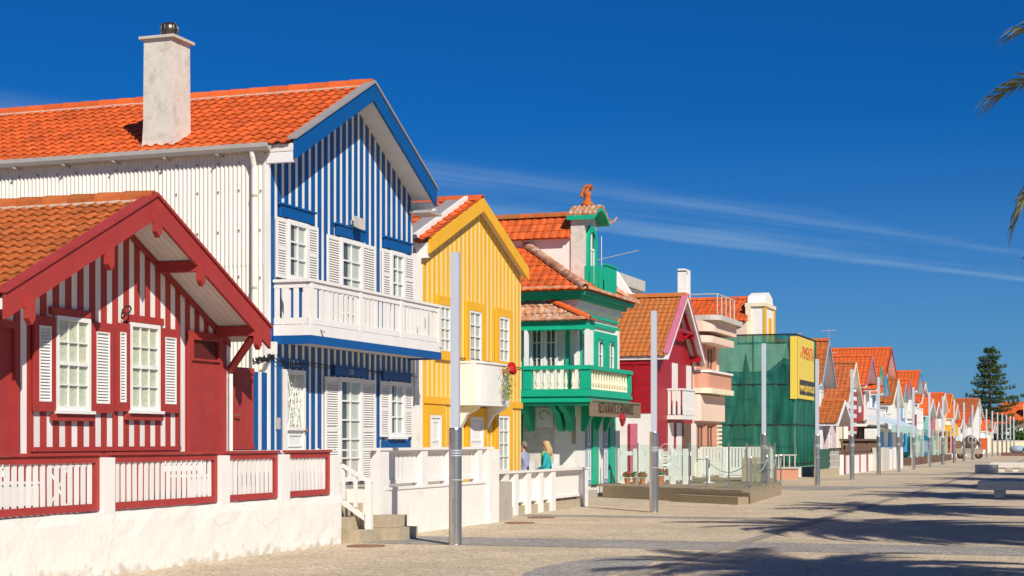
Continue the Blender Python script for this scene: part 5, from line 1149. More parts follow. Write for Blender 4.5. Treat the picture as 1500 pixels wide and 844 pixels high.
    MB().box(-13.5, -11.75, 69.12, 69.18, 1.0, 1.05).build('rail', 'concrete', l)
    for k in range(8): MB().box(-13.45 + k * .23, -13.41 + k * .23, 69.12, 69.16, .522, .998).build('baluster', 'concrete', l)
deck()

# ------------------------------------------------------------------ two seated people
def person(name, label, x, y, zf, rz, top, skin, hair, woman):
    root = thing(name, label, 'person', (x, y, zf))
    J = {'pel': (0, 0, .52, .15, .17), 'sp': (-.02, 0, .74, .125, .155), 'ch': (.0, 0, .98, .12, .175), 'nk': (.02, 0, 1.13, .055, .055), 'hb': (.045, 0, 1.20, .07, .065), 'hm': (.045, 0, 1.28, .098, .078), 'ht': (.035, 0, 1.36, .06, .055)}
    E = [('pel', 'sp'), ('sp', 'ch'), ('ch', 'nk'), ('nk', 'hb'), ('hb', 'hm'), ('hm', 'ht')]
    for s, t in ((-1, 'R'), (1, 'L')):
        raised = (s == 1 and not woman)
        el = (.26, .20 * s, .80) if raised else (.05, .27 * s, .76); wr = (.20, .06 * s, 1.06) if raised else (.27, .13 * s, .66)
        J.update({'sh' + t: (0, .18 * s, 1.05, .07, .07), 'el' + t: (*el, .05, .05), 'wr' + t: (*wr, .033, .033)})
        dirv = (Vector(wr) - Vector(el)).normalized(); pm = Vector(wr) + dirv * .07; J['pm' + t] = (*pm, .04, .028)
        E += [('ch', 'sh' + t), ('sh' + t, 'el' + t), ('el' + t, 'wr' + t), ('wr' + t, 'pm' + t)]
        sd = dirv.cross(Vector((0, 0, 1)) if abs(dirv.z) < .8 else Vector((0, 1, 0))).normalized()
        for k, (off, ln) in enumerate(((-.03, .065), (-.01, .08), (.01, .075), (.03, .055))):
            a = pm + dirv * .035 + sd * off; b = a + dirv * ln * .6 + Vector((0, 0, -.012)); J[f'f{k}a' + t] = (*a, .010, .010); J[f'f{k}b' + t] = (*(b + dirv * ln * .3 - Vector((0, 0, .015))), .008, .008); E += [('pm' + t, f'f{k}a' + t), (f'f{k}a' + t, f'f{k}b' + t)]
        tb = Vector(wr) + dirv * .035 + sd * .045; J['th' + t] = (*tb, .011, .011); J['tt' + t] = (*(tb + dirv * .045 + sd * .012), .009, .009); E += [('wr' + t, 'th' + t), ('th' + t, 'tt' + t)]
        J.update({'hp' + t: (.03, .10 * s, .50, .10, .10), 'kn' + t: (.44, .11 * s, .51, .065, .065), 'an' + t: (.42, .11 * s, .08, .042, .042), 'to' + t: (.57, .12 * s, .035, .035, .045)}); E += [('pel', 'hp' + t), ('hp' + t, 'kn' + t), ('kn' + t, 'an' + t), ('an' + t, 'to' + t)]
    ks = list(J); me = bpy.data.meshes.new(name); me.from_pydata([J[k][:3] for k in ks], [(ks.index(a), ks.index(b)) for a, b in E], [])
    o = bpy.data.objects.new('tmp', me); COL.objects.link(o); md = o.modifiers.new('s', 'SKIN'); md.use_smooth_shade = True
    for i, k in enumerate(ks): me.skin_vertices[0].data[i].radius = J[k][3:5]; me.skin_vertices[0].data[i].use_root = (k == 'pel')
    sb = o.modifiers.new('u', 'SUBSURF'); sb.levels = 2; sb.render_levels = 2; bpy.context.view_layer.update()
    body = bpy.data.meshes.new_from_object(o.evaluated_get(bpy.context.evaluated_depsgraph_get())); bpy.data.objects.remove(o)
    body.materials.clear(); [body.materials.append(M(m)) for m in (top, skin, 'trousers')]
    for p in body.polygons:
        c = p.center; hand = any((c - Vector(J['pm' + t][:3])).length < .10 for t in 'RL')
        p.material_index = 1 if (c.z > 1.135 and abs(c.y) < .12 and c.x > -.1 and not hand) or hand else (2 if c.z < .56 and (c.x > .12 or c.z < .45) else 0); p.use_smooth = True
    mt = Matrix.Translation((x, y, zf)) @ Matrix.Rotation(rz, 4, 'Z'); inst('body', body, root, mt)
    def part(nm, b, m, smooth=True): inst(nm, b.mesh(nm, m, smooth=smooth), root, mt)
    hr = MB()
    ring = [(.085, 1.27), (.098, 1.31), (.094, 1.36), (.07, 1.40), (.02, 1.42)] if not woman else [(.115, 1.05), (.125, 1.12), (.118, 1.22), (.115, 1.32), (.10, 1.38), (.07, 1.415), (.02, 1.43)]
    hr.lathe((.0, 0, 0), ring, 14); hr.v = [(vx * (1.0 if vx < 0 else (.75 if z_ < 1.36 else 1.15)) * (1 if woman or vx < 0 or z_ > 1.39 else .35) + (.015 if z_ > 1.3 else -.03), vy, z_) for vx, vy, z_ in hr.v]; part('hair', hr, hair)
    ns = MB(); ns.ring2([(.125, -.014, 1.255), (.125, .014, 1.255), (.125, .008, 1.295), (.125, -.008, 1.295)], [(.158, -.01, 1.255), (.158, .01, 1.255), (.135, .004, 1.295), (.135, -.004, 1.295)]); part('nose', ns, skin)
    for s in (-1, 1):
        ey = MB().lathe((.132, .03 * s, 1.29), [(.004, -.008), (.010, 0), (.004, .008)], 6); part('eye', ey, 'dark')
        er = MB().lathe((.035, .083 * s, 1.25), [(.008, 0), (.018, .03), (.010, .055)], 6); part('ear', er, skin)
    mo = MB().box(.122, .136, -.022, .022, 1.222, 1.232); part('mouth', mo, 'rust')
    if woman:
        sc = MB().lathe((.02, 0, 0), [(.13, .98), (.135, 1.06), (.105, 1.13), (.085, 1.16)], 14); sc.box(.10, .15, -.06, .05, .78, 1.05); part('scarf', sc, 'scarf')
    else:
        sc = MB(); sc.path([(.09, -.14, 1.10), (.13, -.02, .96), (.10, .12, 1.10)], .03, 8); sc.path([(.13, -.03, .97), (.15, -.04, .80)], .035, 8); part('knotted_sleeves', sc, 'white_board')
    return root
def stool(x, y, zf, label):
    c = thing('terrace_chair', label, 'chair', (x, y, zf), 'chairs of the seated pair')
    MB().box(x - .21, x + .21, y - .21, y + .21, zf + .36, zf + .40).build('seat', 'plastic_white', c)
    for dx2 in (-.2, .16):
        for dy2 in (-.2, .16): MB().box(x + dx2, x + dx2 + .04, y + dy2, y + dy2 + .04, zf, zf + .359).build('leg', 'plastic_white', c)
    for k in range(4): MB().box(x + .17, x + .2, y - .19 + k * .1, y - .11 + k * .1, zf + .401, zf + .80).build('back_slat', 'plastic_white', c)
for px, nm, lb, top, sk, hr, wm in ((768, 'person', 'seated person in grey lilac sweater resting chin on hand', 'sweater', 'skin', 'hair_grey', False), (801, 'person', 'seated person in teal coat and green scarf with long fair hair', 'teal_coat', 'skin2', 'hair_blonde', True)):
    yy = 40.6; x = FY(yy).u(px)
    person(nm, lb, x, yy, .25 - .04, R(180 + (12 if wm else -8)), top, sk, hr, wm); stool(x + .03, yy, .25, 'white slatted chair under the person in ' + ('teal coat' if wm else 'lilac sweater'))

# ------------------------------------------------------------------ lamp posts
def lamp():
    r = thing('lamp_post', 'tall steel lamp post with pale flat upper blade standing on the cobbles', 'lamp post', (0, 0, .004), 'lamp posts along the promenade')
    MB().lathe((0, 0, .004), [(.11, 0), (.11, .012), (.102, .014), (.102, 1.82), (.096, 1.84)], 24).build('tube', 'steel', r, smooth=False)
    for zz in (1.02, 1.40, 1.44, 1.48): MB().lathe((0, 0, zz), [(.1035, 0), (.1045, .004), (.1045, .014), (.1035, .018)], 24).build('band', 'gutter' if zz < 1.3 else 'lamp_panel', r)
    MB().box(-.03, .03, -.112, -.1, .35, .75).build('access_door', 'steel', r)
    b = MB(); b.box(-.066, .066, -.055, .055, 1.842, 4.60); b.build('blade', 'lamp_panel', r)
    MB().box(-.05, .05, -.0565, -.0545, 1.9, 4.5).build('diffuser', 'lamp_panel', r)
    return r
L0 = lamp(); lx = FX(-9.43)
pxs = [667, 958, 1119, 1197, 1248, 1287, 1316, 1338]
ys = [lx.u(p) for p in pxs]; ys += [ys[-1] + 9.6 * k for k in range(1, 14)]
L0.location = (-9.43, ys[0], .004); L0.rotation_euler.z = R(8)
bpy.context.view_layer.update()
L0['label'] = 'tall steel lamp post before the white forecourt wall of the blue house'
near = ['tall steel lamp post on the cobbles left of the timber terrace step', 'tall steel lamp post rising through the corner of the timber terrace', 'tall steel lamp post beside the yellow builder banner']
for k, y in enumerate(ys[1:]): copy_tree(L0, (-9.43, y, .004), near[k] if k < 3 else 'tall steel lamp post with pale blade in the row past the netted house')
# ------------------------------------------------------------------ houses further along the street
NH = {'n': 0}
def far_house(label, pl, pr, X, py_apex, py_eave, wall, stripe=None, tile='tile_far', barge='white_trim', depth=9, ov=.5, wins=2, base='plaster', balcony=None, bd=.22, win_m='white_trim', lower=None, name='striped_house'):
    F = FX(X); y0, y1 = F.u(pl), F.u(pr); ry = (y0 + y1) / 2; pm = (pl + pr) / 2
    z1, z0 = F.z(pm, py_apex), F.z(pm, py_eave); sl = (z1 - z0) / ((y1 - y0) / 2)
    r = thing(name, label, 'house', (X, ry, .004), 'houses along the promenade')
    zt = gable_roof(r, X, X - depth, y0, y1, z1 - .08, sl, ov, tile=tile, barge=barge, bd=bd, w=.26, e=.36, side=(.2, .2), coarse=True)
    top = lambda y: zt(y) - .13
    core(r, X, X - depth + .2, y0, y1, .004, top, ry, base)
    if stripe: clad(r, F, y0, y1, .32, .5, .1, top, ry, wall, stripe, sep=False)
    else: MB().fpoly(F, [(y0, .05), (y1, .05), (y1, top(y1)), (ry, top(ry)), (y0, top(y0))], .002, .03).build('front', wall, r)
    W = y1 - y0
    for lev, zz in enumerate((z0 - 1.75, .9)):
        if zz < .8 or (lev == 0 and zz < 2.5): continue
        for k in range(wins):
            a = y0 + W * (k + .5) / wins - .42; window(r, F, a, a + .84, zz, zz + 1.25 if lev == 0 else zz + 1.2, 2, 2, win_m, 'interior', .09, .05, .031, .06, panes=False)
    for k in range(1):
        a = ry - .45; 
        if lower: MB().fb(F, a, a + .9, .031, .08, .1, 2.1).build('door', lower, r)
    if balcony:
        za = z0 - 2.45; MB().box(X + .03, X + .85, y0 + .1, y1 - .1, za - .16, za).build('balcony_floor', balcony, r)
        for yy in (y0 + .14, y1 - .2): MB().box(X + .78, X + .84, yy, yy + .06, za, za + .93).build('balcony_post', balcony, r)
        MB().box(X + .78, X + .85, y0 + .1, y1 - .1, za + .932, za + 1.0).build('balcony_rail', balcony, r)
        for k in range(int((W - .5) / .3)): MB().box(X + .79, X + .82, y0 + .25 + k * .3, y0 + .45 + k * .3, za + .01, za + .93).build('baluster', balcony, r)
    NH['n'] += 1; k = NH['n']
    if k % 3 != 1:      # chimney on the back of the roof
        cx, cy = X - 2.2 - (k % 4), ry - .25 * (y1 - y0); c_ = MB().box(cx - .22, cx + .22, cy - .25, cy + .25, zt(cy) - .3, zt(cy) + 1.0).build('chimney', 'plaster', r); MB().box(cx - .27, cx + .27, cy - .3, cy + .3, zt(cy) + 1.002, zt(cy) + 1.07).build('chimney_cap', 'concrete', c_)
    if k % 3 != 2:      # aerial
        ax, ay = X - 3.0 - (k % 3), ry; MB().tube((ax, ay, zt(ay)), (ax, ay, zt(ay) + 1.6), .025, 5).build('aerial_mast', 'aerial', r); MB().tube((ax - .5, ay - .3, zt(ay) + 1.45), (ax + .5, ay + .3, zt(ay) + 1.5), .02, 5).build('aerial_boom', 'aerial', r)
        for j in range(5): MB().tube((ax - .4 + j * .2, ay - .24 + j * .12 - .25, zt(ay) + 1.47), (ax - .4 + j * .2, ay - .24 + j * .12 + .25, zt(ay) + 1.47), .014, 4).build('aerial_element', 'aerial', r)
    return r, F, y0, y1, z0
far_house('house with blue grey gable just beyond the green netting', 1187, 1206, -13.0, 498, 556, 'grey_blue', None, 'tile_old', 'grey_blue', ov=.6)
r, F, y0, y1, z0 = far_house('small white house with low plank gable and pink striped front', 1204, 1224, -12.6, 586, 616, 'white_board', 'pink_trim', 'tile_old', 'white_trim', depth=5, wins=1, ov=.8)
far_house('cream house with rusty brown roof and red banded front', 1229, 1249, -13.3, 531, 585, 'cream', None, 'tile_brown', 'cream', ov=.55, depth=10, wins=1)
c = bpy.data.objects['striped_house.004'] if 'striped_house.004' in bpy.data.objects else None
F = FX(-13.3)
bs = thing('striped_annex', 'narrow annex with horizontal red and white boards beside cream house', 'building', (-12.9, F.u(1240), .004))
MB().box(-13.2, -12.95, F.u(1233), F.u(1246), 0, 4.6).build('wall', 'white_board', bs)
for k in range(9): MB().box(-12.949, -12.92, F.u(1233), F.u(1246), .2 + k * .5, .44 + k * .5).build('board', 'red', bs)
far_house('narrow bright red house with pink gable', 1250, 1266, -13.3, 521, 562, 'crimson', None, 'tile_far', 'pink_trim', depth=8, wins=1, balcony='white_trim', ov=.8)
far_house('white house with green edged gable and upstairs window', 1267, 1277, -13.2, 536, 566, 'white_board', None, 'tile_far', 'green', depth=8, wins=1, balcony='white_trim', ov=.8)
far_house('narrow bright blue house with white balcony', 1277.5, 1286, -13.1, 548, 572, 'sky_trim', 'white_board', 'tile_far', 'sky_trim', depth=8, wins=1, balcony='white_trim', ov=.7)
far_house('tall house with broad orange roof and red barge above its neighbours', 1284, 1303, -14.6, 510, 556, 'plaster', None, 'tile_far', 'crimson', depth=16, wins=2, ov=.6, name='tall_house')
far_house('white house with cream edged gable and green window', 1297, 1312, -12.7, 555, 590, 'plaster', None, 'tile_old', 'cream', depth=8, wins=1, balcony='white_trim', win_m='green', ov=.5)
far_house('small house with pale blue gable between cream and purple gables', 1313, 1319, -12.9, 563, 582, 'white_board', 'sky_trim', 'tile_far', 'grey_blue', depth=7, wins=1)
far_house('small house with purple barge and blue and white stripes', 1319.5, 1326, -13.0, 556, 578, 'sky_trim', 'white_board', 'tile_far', 'pink_trim', depth=7, wins=1, balcony='crimson')
far_house('white house with tall bright blue gable', 1326, 1336, -13.2, 544, 570, 'white_board', None, 'tile_far', 'sky_trim', depth=12, wins=1, balcony='white_trim', ov=.9)
far_house('white house with grey gable and orange roof behind blue gable', 1341, 1352, -13.5, 561, 588, 'plaster', None, 'tile_far', 'white_trim', depth=10, wins=1)
far_house('low white house with plain white gable and teal shutters', 1352.5, 1362, -13.0, 584, 606, 'teal_trim', 'white_board', 'tile_far', 'white_trim', depth=6, wins=1)
far_house('red and white striped house with balcony beside the teal one', 1362.5, 1370, -13.0, 588, 608, 'crimson', 'white_board', 'tile_far', 'white_trim', depth=6, wins=1, balcony='crimson')
far_house('white house with long orange roof and white gable near yellow gable', 1371, 1381, -13.4, 576, 600, 'white_board', None, 'tile_far', 'white_trim', depth=14, wins=1, balcony='yellow_plain')
far_house('yellow edged gable house with orange roof', 1383, 1391, -13.4, 578, 600, 'white_board', 'yellow', 'tile_far', 'yellow_plain', depth=12, wins=1, balcony='yellow_plain')
far_house('small white gable house before the brown roofed building', 1392, 1398, -13.0, 592, 610, 'white_board', 'grey_blue', 'tile_far', 'white_trim', depth=6, wins=1)
far_house('low white house under the brown roof with pale gable', 1400, 1407, -12.8, 610, 624, 'white_board', None, 'tile_far', 'white_trim', depth=6, wins=1, lower='teal_trim')
far_house('white house with lilac gable along the far row', 1409, 1417, -12.7, 605, 622, 'white_board', 'pink_trim', 'tile_far', 'pink_trim', depth=6, wins=1)
far_house('long house with plain brown tiled roof before the pine', 1420, 1441, -13.6, 584, 622, 'plaster', None, 'tile_brown', 'concrete', depth=14, wins=3, ov=.3, name='long_house')
far_house('white gabled house beside the pine tree', 1442, 1448, -13.0, 616, 630, 'white_board', 'pale_teal', 'tile_far', 'green', depth=7, wins=1)
far_house('far cream gabled house past the pine tree', 1449, 1455, -12.8, 618, 632, 'cream', None, 'tile_far', 'white_trim', depth=7, wins=1)
def end_house():
    r = thing('end_house', 'orange roofed white house facing down the far end of street', 'house', (-10, 262, .004))
    MB().box(-16.5, 4, 262, 272, 0, 4.2).build('wall', 'plaster', r)
    a, b, m, ze, zr = 261.4, 272.6, 267, 4.2, 7.6
    d = MB(); d.v = [(-17, a, ze), (4.5, a, ze), (4.5, b, ze), (-17, b, ze), (1, m, zr), (-12.9, m, zr)]; d.f = [(0, 1, 4, 5), (2, 3, 5, 4), (1, 2, 4), (3, 0, 5), (3, 2, 1, 0)]; d.build('roof_deck', 'tile', r)
    tile_quad(r, 'tile', (-17, a, ze), (4.5, a, ze), (1, m, zr), (-12.9, m, zr), .4, .5); MB().box(-9.9, -9.0, 262.8, 264, 4.5, 7.3).build('chimney', 'plaster', r)
    for k in range(6): window(r, FY(262), -15 + k * 3, -13.6 + k * 3, 1.2, 2.9, 2, 2, 'white_trim', 'interior', .12, .06, .004, .06, panes=False)
    w_ = thing('boundary_wall', 'low cream boundary wall across the far end of street', 'wall', (-8, 236, 0)); MB().box(-17, 6, 236, 236.4, 0, 1.5).build('wall', 'cream', w_); MB().box(-17.05, 6.05, 235.95, 236.45, 1.502, 1.6).build('coping', 'plaster', w_)
    h = thing('hedge', 'dense dark green clipped hedge above the cream boundary wall', 'hedge', (-6, 240, .004)); lf = MB()
    for i in range(5200):
        x, y, z = random.uniform(-11, 4), random.uniform(238.5, 241.5), random.uniform(.3, 3.1 + .4 * math.sin(i)); v = Vector((random.gauss(0, 1), random.gauss(0, 1), random.gauss(0, 1))).normalized() * .22; u_ = v.orthogonal().normalized() * .12; o = len(lf.v); p = Vector((x, y, z)); lf.v += [tuple(p - v), tuple(p + u_), tuple(p + v), tuple(p - u_)]; lf.f.append((o, o + 1, o + 2, o + 3))
    lf.build('foliage', 'hedge', h, kind='stuff', fix=False); MB().box(-10.8, 3.8, 239, 241, .004, 2.7).build('stem_mass', 'hedge', h)
end_house()

# ------------------------------------------------------------------ fences and walls before the far houses
def far_fences():
    F = FX(-11.4); u = F.u
    g = thing('metal_fence', 'dark green panel wall with ornate black iron grille panels', 'fence', (-11.4, u(1215), 0))
    y0, y1 = u(1199), u(1246); MB().box(-11.6, -11.4, y0, y1, 0, .35).build('kerb_wall', 'stone', g); ym = u(1217)
    MB().box(-11.54, -11.46, y0, ym, .352, 1.25).build('panel', 'green_dark', g)
    b = MB()
    for k in range(14):
        y = ym + .1 + k * (y1 - ym) / 14
        for j in range(3): b.path([(-11.45, y + .12 * math.cos(t), .55 + j * .28 + .12 * math.sin(t)) for t in [q * math.pi / 4 for q in range(9)]], .018, 4)
    b.build('scrollwork', 'iron', g, kind='stuff'); MB().box(-11.5, -11.42, ym, y1, 1.22, 1.28).build('rail', 'iron', g)
    MB().box(-11.56, -11.44, ym + .003, y1, .353, 1.15).build('backing', 'concrete', g)
    b2 = thing('brown_fence', 'brown lattice fence on a white and red wall beyond the iron grille', 'fence', (-11.2, u(1265), 0)); F2_ = FX(-11.2); y0, y1 = F2_.u(1236), F2_.u(1288)
    MB().box(-11.4, -11.2, y0, y1, 0, .95).build('wall', 'plaster', b2)
    for k in range(5): yy = y0 + (y1 - y0) * k / 5; MB().box(-11.2, -11.15, yy, yy + .16, 0, .95).build('pier', 'crimson', b2)
    MB().box(-11.42, -11.16, y0, y1, .952, 1.04).build('rail', 'wood_dark', b2); MB().box(-11.42, -11.16, y0, y1, 1.62, 1.72).build('rail', 'wood_dark', b2)
    n = 24
    for k in range(n): yy = y0 + (y1 - y0) * k / n; MB().bar((-11.28, yy, 1.04), (-11.28, yy + (y1 - y0) / n, 1.62), .05, .09).build('lattice_bar', 'wood_dark', b2); MB().bar((-11.33, yy + (y1 - y0) / n, 1.04), (-11.33, yy, 1.62), .05, .09).build('lattice_bar', 'wood_dark', b2)
    kx = FX(-11.0)
    k = thing('kiosk_awning', 'long pale blue awning over white kiosk walls with blue shutters', 'kiosk', (-11, kx.u(1310), .004)); y0, y1 = kx.u(1293), kx.u(1330)
    MB().box(-12.0, -11.3, y0, y1, 0, 2.3).build('wall', 'plaster', k); MB().ring2([(-12, y0, 3.0), (-12, y1, 3.0), (-10.5, y1, 2.5), (-10.5, y0, 2.5)], [(-12, y0, 3.05), (-12, y1, 3.05), (-10.5, y1, 2.55), (-10.5, y0, 2.55)]).build('awning', 'pale_blue', k)
    MB().box(-10.52, -10.48, y0, y1, 2.1, 2.5).build('valance', 'pale_teal', k)
    for i in range(5): yy = y0 + 1 + i * 4.2; MB().box(-11.298, -11.24, yy, yy + 1.6, .9, 2.1).build('shutter', 'sky_trim', k)
    MB().box(-11.2, -10.6, y0 - 3, y0 - .2, 0, 1.25).build('counter', 'concrete', k); MB().box(-10.9, -10.7, y0, y1 - 6, 0, 1.15).build('low_wall', 'plaster', k)
    t = thing('glass_pavilion', 'long glass screened cafe terrace on a dark brown base', 'terrace', (-11.6, 140, .004)); X1 = -11.0; E = FX(X1); y0, y1 = E.u(1336), E.u(1394)
    MB().box(-12.3, X1, y0, y1, .004, .5).build('base', 'wood_dark', t)
    for i in range(9):
        yy = y0 + (y1 - y0) * i / 8; MB().box(X1 - .1, X1 - .02, yy - .05, yy + .05, .5, 2.5).build('post', 'concrete', t)
        if i < 8: q = MB(); q.v = [(X1 - .06, yy + .06, .55), (X1 - .06, yy + (y1 - y0) / 8 - .06, .55), (X1 - .06, yy + (y1 - y0) / 8 - .06, 2.4), (X1 - .06, yy + .06, 2.4)]; q.f = [(0, 1, 2, 3)]; q.build('glass_pane', 'terrace_glass', t, fix=False)
    for i in range(2): x = -12.25 + i * .62; q = MB(); q.v = [(x, y0 + .05, .55), (x + .58, y0 + .05, .55), (x + .58, y0 + .05, 2.4), (x, y0 + .05, 2.4)]; q.f = [(0, 1, 2, 3)]; q.build('glass_pane', 'terrace_glass', t, fix=False)
    for i in range(6): yy = y0 + 3 + i * 7; s = ['teal_trim', 'pale_teal', 'sky_trim', 'pale_teal', 'cream', 'crimson'][i]; MB().box(-12.2, -11.4, yy, yy + 1.2, .502, 2.0).build('booth', s, t)
mat('green_dark', (.02, .10, .055), .5, .1, 4); mat('pale_blue', (.58, .70, .78), .5, .05, 3)
far_fences()

# ------------------------------------------------------------------ cement mixer, benches, planter
def mixer():
    x, y = ground(1421, 672)
    r = thing('cement_mixer', 'dirty tan towable cement mixer with open dark drum mouth', 'mixer', (x, y, .004)); V = Vector; c = V((x, y, 1.45))
    ax = V((.25, -.9, .30)).normalized()
    a = ax.orthogonal().normalized(); b = ax.cross(a); prof = [(-.75, .28), (-.6, .52), (-.1, .66), (.3, .60), (.7, .36), (.78, .37)]
    m = MB(); n = 18
    for d, rr in prof + [(.74, .29), (.3, .25)]:
        for i in range(n): t = 2 * math.pi * i / n; m.v.append(tuple(c + ax * d + (a * math.cos(t) + b * math.sin(t)) * rr))
    for k in range(7):
        for i in range(n): j = (i + 1) % n; m.f.append((k * n + i, k * n + j, (k + 1) * n + j, (k + 1) * n + i))
    m.f.append(tuple(range(n))); m.build('drum', 'machine', r, smooth=True)
    MB().ring2([c + ax * .45 + (a * math.cos(t) + b * math.sin(t)) * .30 for t in [2 * math.pi * i / 16 for i in range(16)]], [c + ax * .47 + (a * math.cos(t) + b * math.sin(t)) * .30 for t in [2 * math.pi * i / 16 for i in range(16)]]).build('mouth', 'dark', r)
    MB().box(x - 1.35, x + 1.1, y - .7, y + .7, .62, .80).build('chassis', 'machine', r); MB().box(x - 1.35, x + 1.1, y - .84, y - .72, .42, .92).build('side_plate', 'machine', r)
    for dx2 in (-.8, .75):
        for dy2 in (-.82, .70): w_ = MB().tube((x + dx2, y + dy2, .305), (x + dx2, y + dy2 + .14, .305), .30, 18).build('wheel', 'dark', r); MB().tube((x + dx2, y + dy2 - .01, .30), (x + dx2, y + dy2, .30), .12, 12).build('rim', 'rust', w_)
    for dx2 in (-.95, .95): MB().bar((x + dx2, y - .5, .8), (x + dx2 * .6, y, 1.6), .12, .12).build('stand', 'rust', r); MB().bar((x + dx2, y + .5, .8), (x + dx2 * .6, y, 1.6), .12, .12).build('stand', 'rust', r)
    MB().box(x + .75, x + 1.45, y - .3, y + .5, .82, 1.85).build('engine_box', 'orange_tank', r); MB().box(x - 1.3, x - .8, y - .4, y + .4, .82, 1.6).build('hopper', 'rust', r)
mixer()
def stone_bench(x0, x1, y, label, w_=.65):
    r = thing('stone_bench', label, 'bench', ((x0 + x1) / 2, y, .004)); b = MB()
    b.ring2([(x0, y, .22), (x1, y, .22), (x1, y + w_, .22), (x0, y + w_, .22)], [(x0, y, .45), (x1, y, .45), (x1, y + w_, .45), (x0, y + w_, .45)]); b.build('slab', 'bench_stone', r)
    b = MB(); b.ring2([(x0 + .015, y + .015, .452), (x1 - .015, y + .015, .452), (x1 - .015, y + w_ - .015, .452), (x0 + .015, y + w_ - .015, .452)], [(x0 + .04, y + .04, .48), (x1 - .04, y + .04, .48), (x1 - .04, y + w_ - .04, .48), (x0 + .04, y + w_ - .04, .48)]); b.build('slab_top', 'bench_stone', r)
    for xx in (x0 + .45, x1 - .75): MB().box(xx, xx + .3, y + .08, y + w_ - .08, .004, .218).build('leg', 'bench_stone', r)
mat('bench_stone', (.66, .62, .54), .8, .06, 5, .3, 40)
x, y = ground(1432, 729); stone_bench(x, x + 2.5, y, 'pale stone slab bench in the palm shade beside the drain channel')
x, y = ground(1450, 691); stone_bench(x, x + 1.9, y, 'pale stone slab bench further along in sunlight'); x2, y2 = ground(1428, 693); o = MB().box(x2, x2 + 1.1, y2, y2 + .6, .004, .42).build('stone_block', 'concrete', loc=(x2 + .5, y2 + .3, .004)); tag(o, 'grey concrete block seat beside the sunlit slab bench', 'block')
x, y = ground(1490, 668)
p = thing('planter_bowl', 'round pale planter bowl on a brown plinth at the far end', 'planter', (x, y, .004)); MB().box(x - 1.6, x + 2.2, y - .6, y + .6, .004, .35).build('plinth', 'wood_dark', p); MB().lathe((x, y, .352), [(.5, 0), (.75, .15), (.82, .45), (.70, .62), (.4, .72)], 20).build('bowl', 'grey_blue', p, smooth=True); MB().box(x + .95, x + 1.3, y - .9, y - .61, .004, 1.2).build('pier', 'plaster', p)

# ------------------------------------------------------------------ Norfolk pine
def pine():
    x, y = 230 * ray(1450)[0], 230 * ray(1450)[1]; H = 14.6; rnd = random.Random(11)
    r = thing('pine_tree', 'tall dark tiered evergreen pine behind the last houses', 'tree', (x, y, .004)); MB().lathe((x, y, 0), [(.38, 0), (.28, 4), (.15, 10), (.03, H)], 10).build('trunk', 'bark', r)
    nv = MB(); limb = MB(); z = 1.6
    while z < H - .15:
        t = (z - 1.6) / (H - 1.6); Lb = (4.3 if t < .25 else 4.3 * (1 - (t - .25) / .78) ** .8) * rnd.uniform(.8, 1.12) + .3; n = rnd.choice((5, 6, 7)) if t < .8 else 4; a0 = rnd.random() * 6
        for k in range(n):
            a = a0 + 2 * math.pi * k / n + rnd.uniform(-.3, .3); L = Lb * rnd.uniform(.45, 1.35); d = Vector((math.cos(a), math.sin(a), 0)); s = Vector((-d.y, d.x, 0)); P0 = Vector((x, y, z + rnd.uniform(-.12, .12))); pts = []; lift = rnd.uniform(.05, .36)
            for i in range(8):
                q = i / 7; pts.append(P0 + d * L * q + Vector((0, 0, L * (-.14 * q + lift * q * q))))
            limb.path(pts[::2] + [pts[-1]], .04, 4)
            m = int(40 + 62 * L / 3)
            for i in range(m):
                q = rnd.uniform(.15, 1) ** .7; c = pts[min(7, int(q * 7))] + s * rnd.gauss(0, .34) * (1.2 - q * .5) + Vector((0, 0, rnd.gauss(.10, .13))) + d * rnd.uniform(-.15, .2)
                v = (d * rnd.uniform(.2, 1) + s * rnd.uniform(-1, 1) + Vector((0, 0, rnd.uniform(-.1, .8)))).normalized() * rnd.uniform(.2, .45); w_ = v.cross(Vector((rnd.gauss(0, 1), rnd.gauss(0, 1), 1))).normalized() * .085
                o = len(nv.v); nv.v += [tuple(c), tuple(c + v * .5 + w_), tuple(c + v), tuple(c + v * .5 - w_)]; nv.f.append((o, o + 1, o + 2, o + 3))
        z += rnd.uniform(.55, .95) * (1 - .35 * t)
    limb.build('branches', 'bark', r, kind='stuff'); nv.build('crown', 'needles', r, fix=False)
pine()

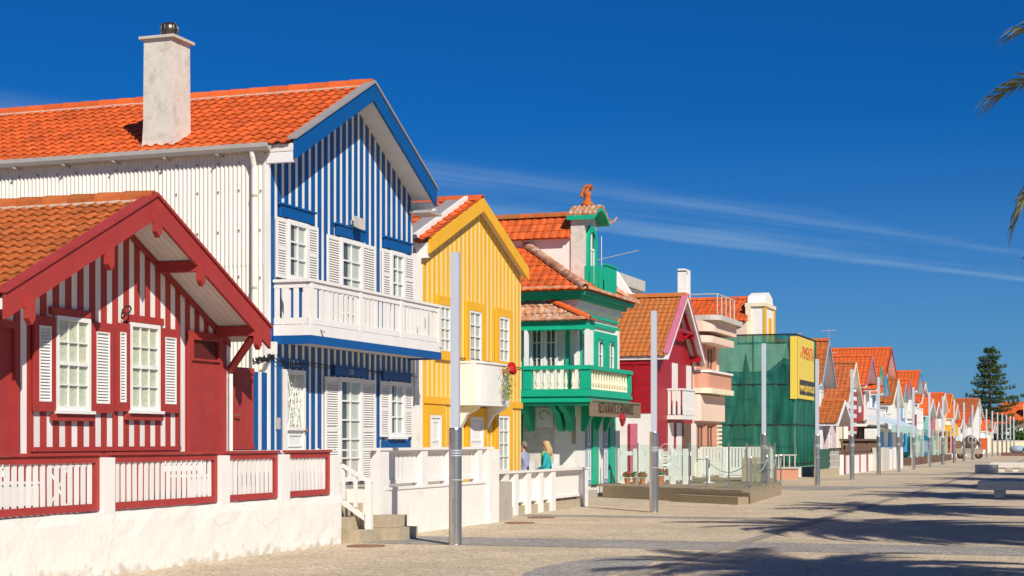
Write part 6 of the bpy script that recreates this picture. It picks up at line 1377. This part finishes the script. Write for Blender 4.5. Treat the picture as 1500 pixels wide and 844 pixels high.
# ------------------------------------------------------------------ palms along the right of the promenade
def frond_mesh(L, droop, seed, m):
    rnd = random.Random(seed); b = MB(); n = 14; pts = []
    for i in range(n + 1):
        t = i / n; ang = R(62) - droop * t ** 1.2; pts.append(Vector((0, 0, 0)) if i == 0 else pts[-1] + Vector((math.cos(ang), 0, math.sin(ang))) * L / n)
    for i in range(n): b.tube(pts[i], pts[i + 1], .035 * (1 - i / n) + .006, 5, .035 * (1 - (i + 1) / n) + .006)
    for i in range(62):
        t = .10 + .90 * i / 61; k = min(n - 1, int(t * n)); P = pts[k].lerp(pts[k + 1], t * n - k if t < 1 else 1); d = (pts[k + 1] - pts[k]).normalized(); up = Vector((-d.z, 0, d.x))
        ll = .52 * math.sin(math.pi * min(1, .22 + .68 * t)) ** .7 * rnd.uniform(.85, 1.1)
        for s in (-1, 1):
            side = Vector((0, s, 0)); v = (side * .85 + d * (.55 + .6 * t) + up * rnd.uniform(.10, .45)).normalized() * ll; w_ = d * .017; tip = P + v + Vector((0, 0, -.14 * ll - .05))
            mid = P + v * .55
            o = len(b.v); b.v += [tuple(P - w_), tuple(P + w_), tuple(mid + w_ * 1.1), tuple(mid - w_ * 1.1), tuple(tip)]; b.f += [(o, o + 1, o + 2, o + 3), (o + 3, o + 2, o + 4)]
    return b.mesh('frond', m, fix=False)
FM = [frond_mesh(2.75, R(95), 1, 'frond'), frond_mesh(2.6, R(115), 2, 'frond'), frond_mesh(2.45, R(130), 3, 'frond'), frond_mesh(2.3, R(150), 4, 'frond_dry')]
def palm(x, y, h, label, sc=1.0, n=50):
    r = thing('palm_tree', label, 'tree', (x, y, .004), 'palms along the promenade'); prof = []; k = 0; z = 0
    while z < h: prof.append((.30 + .05 * (k % 2) - .06 * z / h, z)); z += .11; k += 1
    MB().lathe((x, y, .004), prof, 14).build('trunk', 'bark', r)
    MB().lathe((x, y, h - .3), [(.28, 0), (.42, .2), (.40, .45), (.2, .65)], 12).build('boss', 'bark', r)
    for k in range(n):
        t = k / n; az = k * 2.39996; tilt = R(34) - R(125) * t; me = FM[0 if t < .3 else 1 if t < .6 else 2 if t < .86 else 3]
        m = Matrix.Translation((x + .2 * math.cos(az), y + .2 * math.sin(az), h + .15 - .2 * t)) @ Matrix.Rotation(az, 4, 'Z') @ Matrix.Rotation(-tilt * .55, 4, 'Y') @ Matrix.Rotation(random.uniform(-.3, .3), 4, 'X') @ Matrix.Scale(sc * random.uniform(.85, 1.08), 4)
        inst('frond', me, r, m)
for k, (x, y, h, sc) in enumerate(((2.75, 15.2, 5.6, 1.22), (2.5, 25.4, 5.5, 1.5), (1.5, 35.0, 5.3, 1.3), (2.3, 44.5, 5.9, 1.25), (2.3, 55, 5.8, 1.2), (2.4, 66, 5.8, 1.2), (2.4, 78, 5.8, 1.2))):
    palm(x, y, h, 'feathery palm with stout trunk beside the promenade, fronds casting shade on cobbles', sc, 72 if k == 1 else 50)
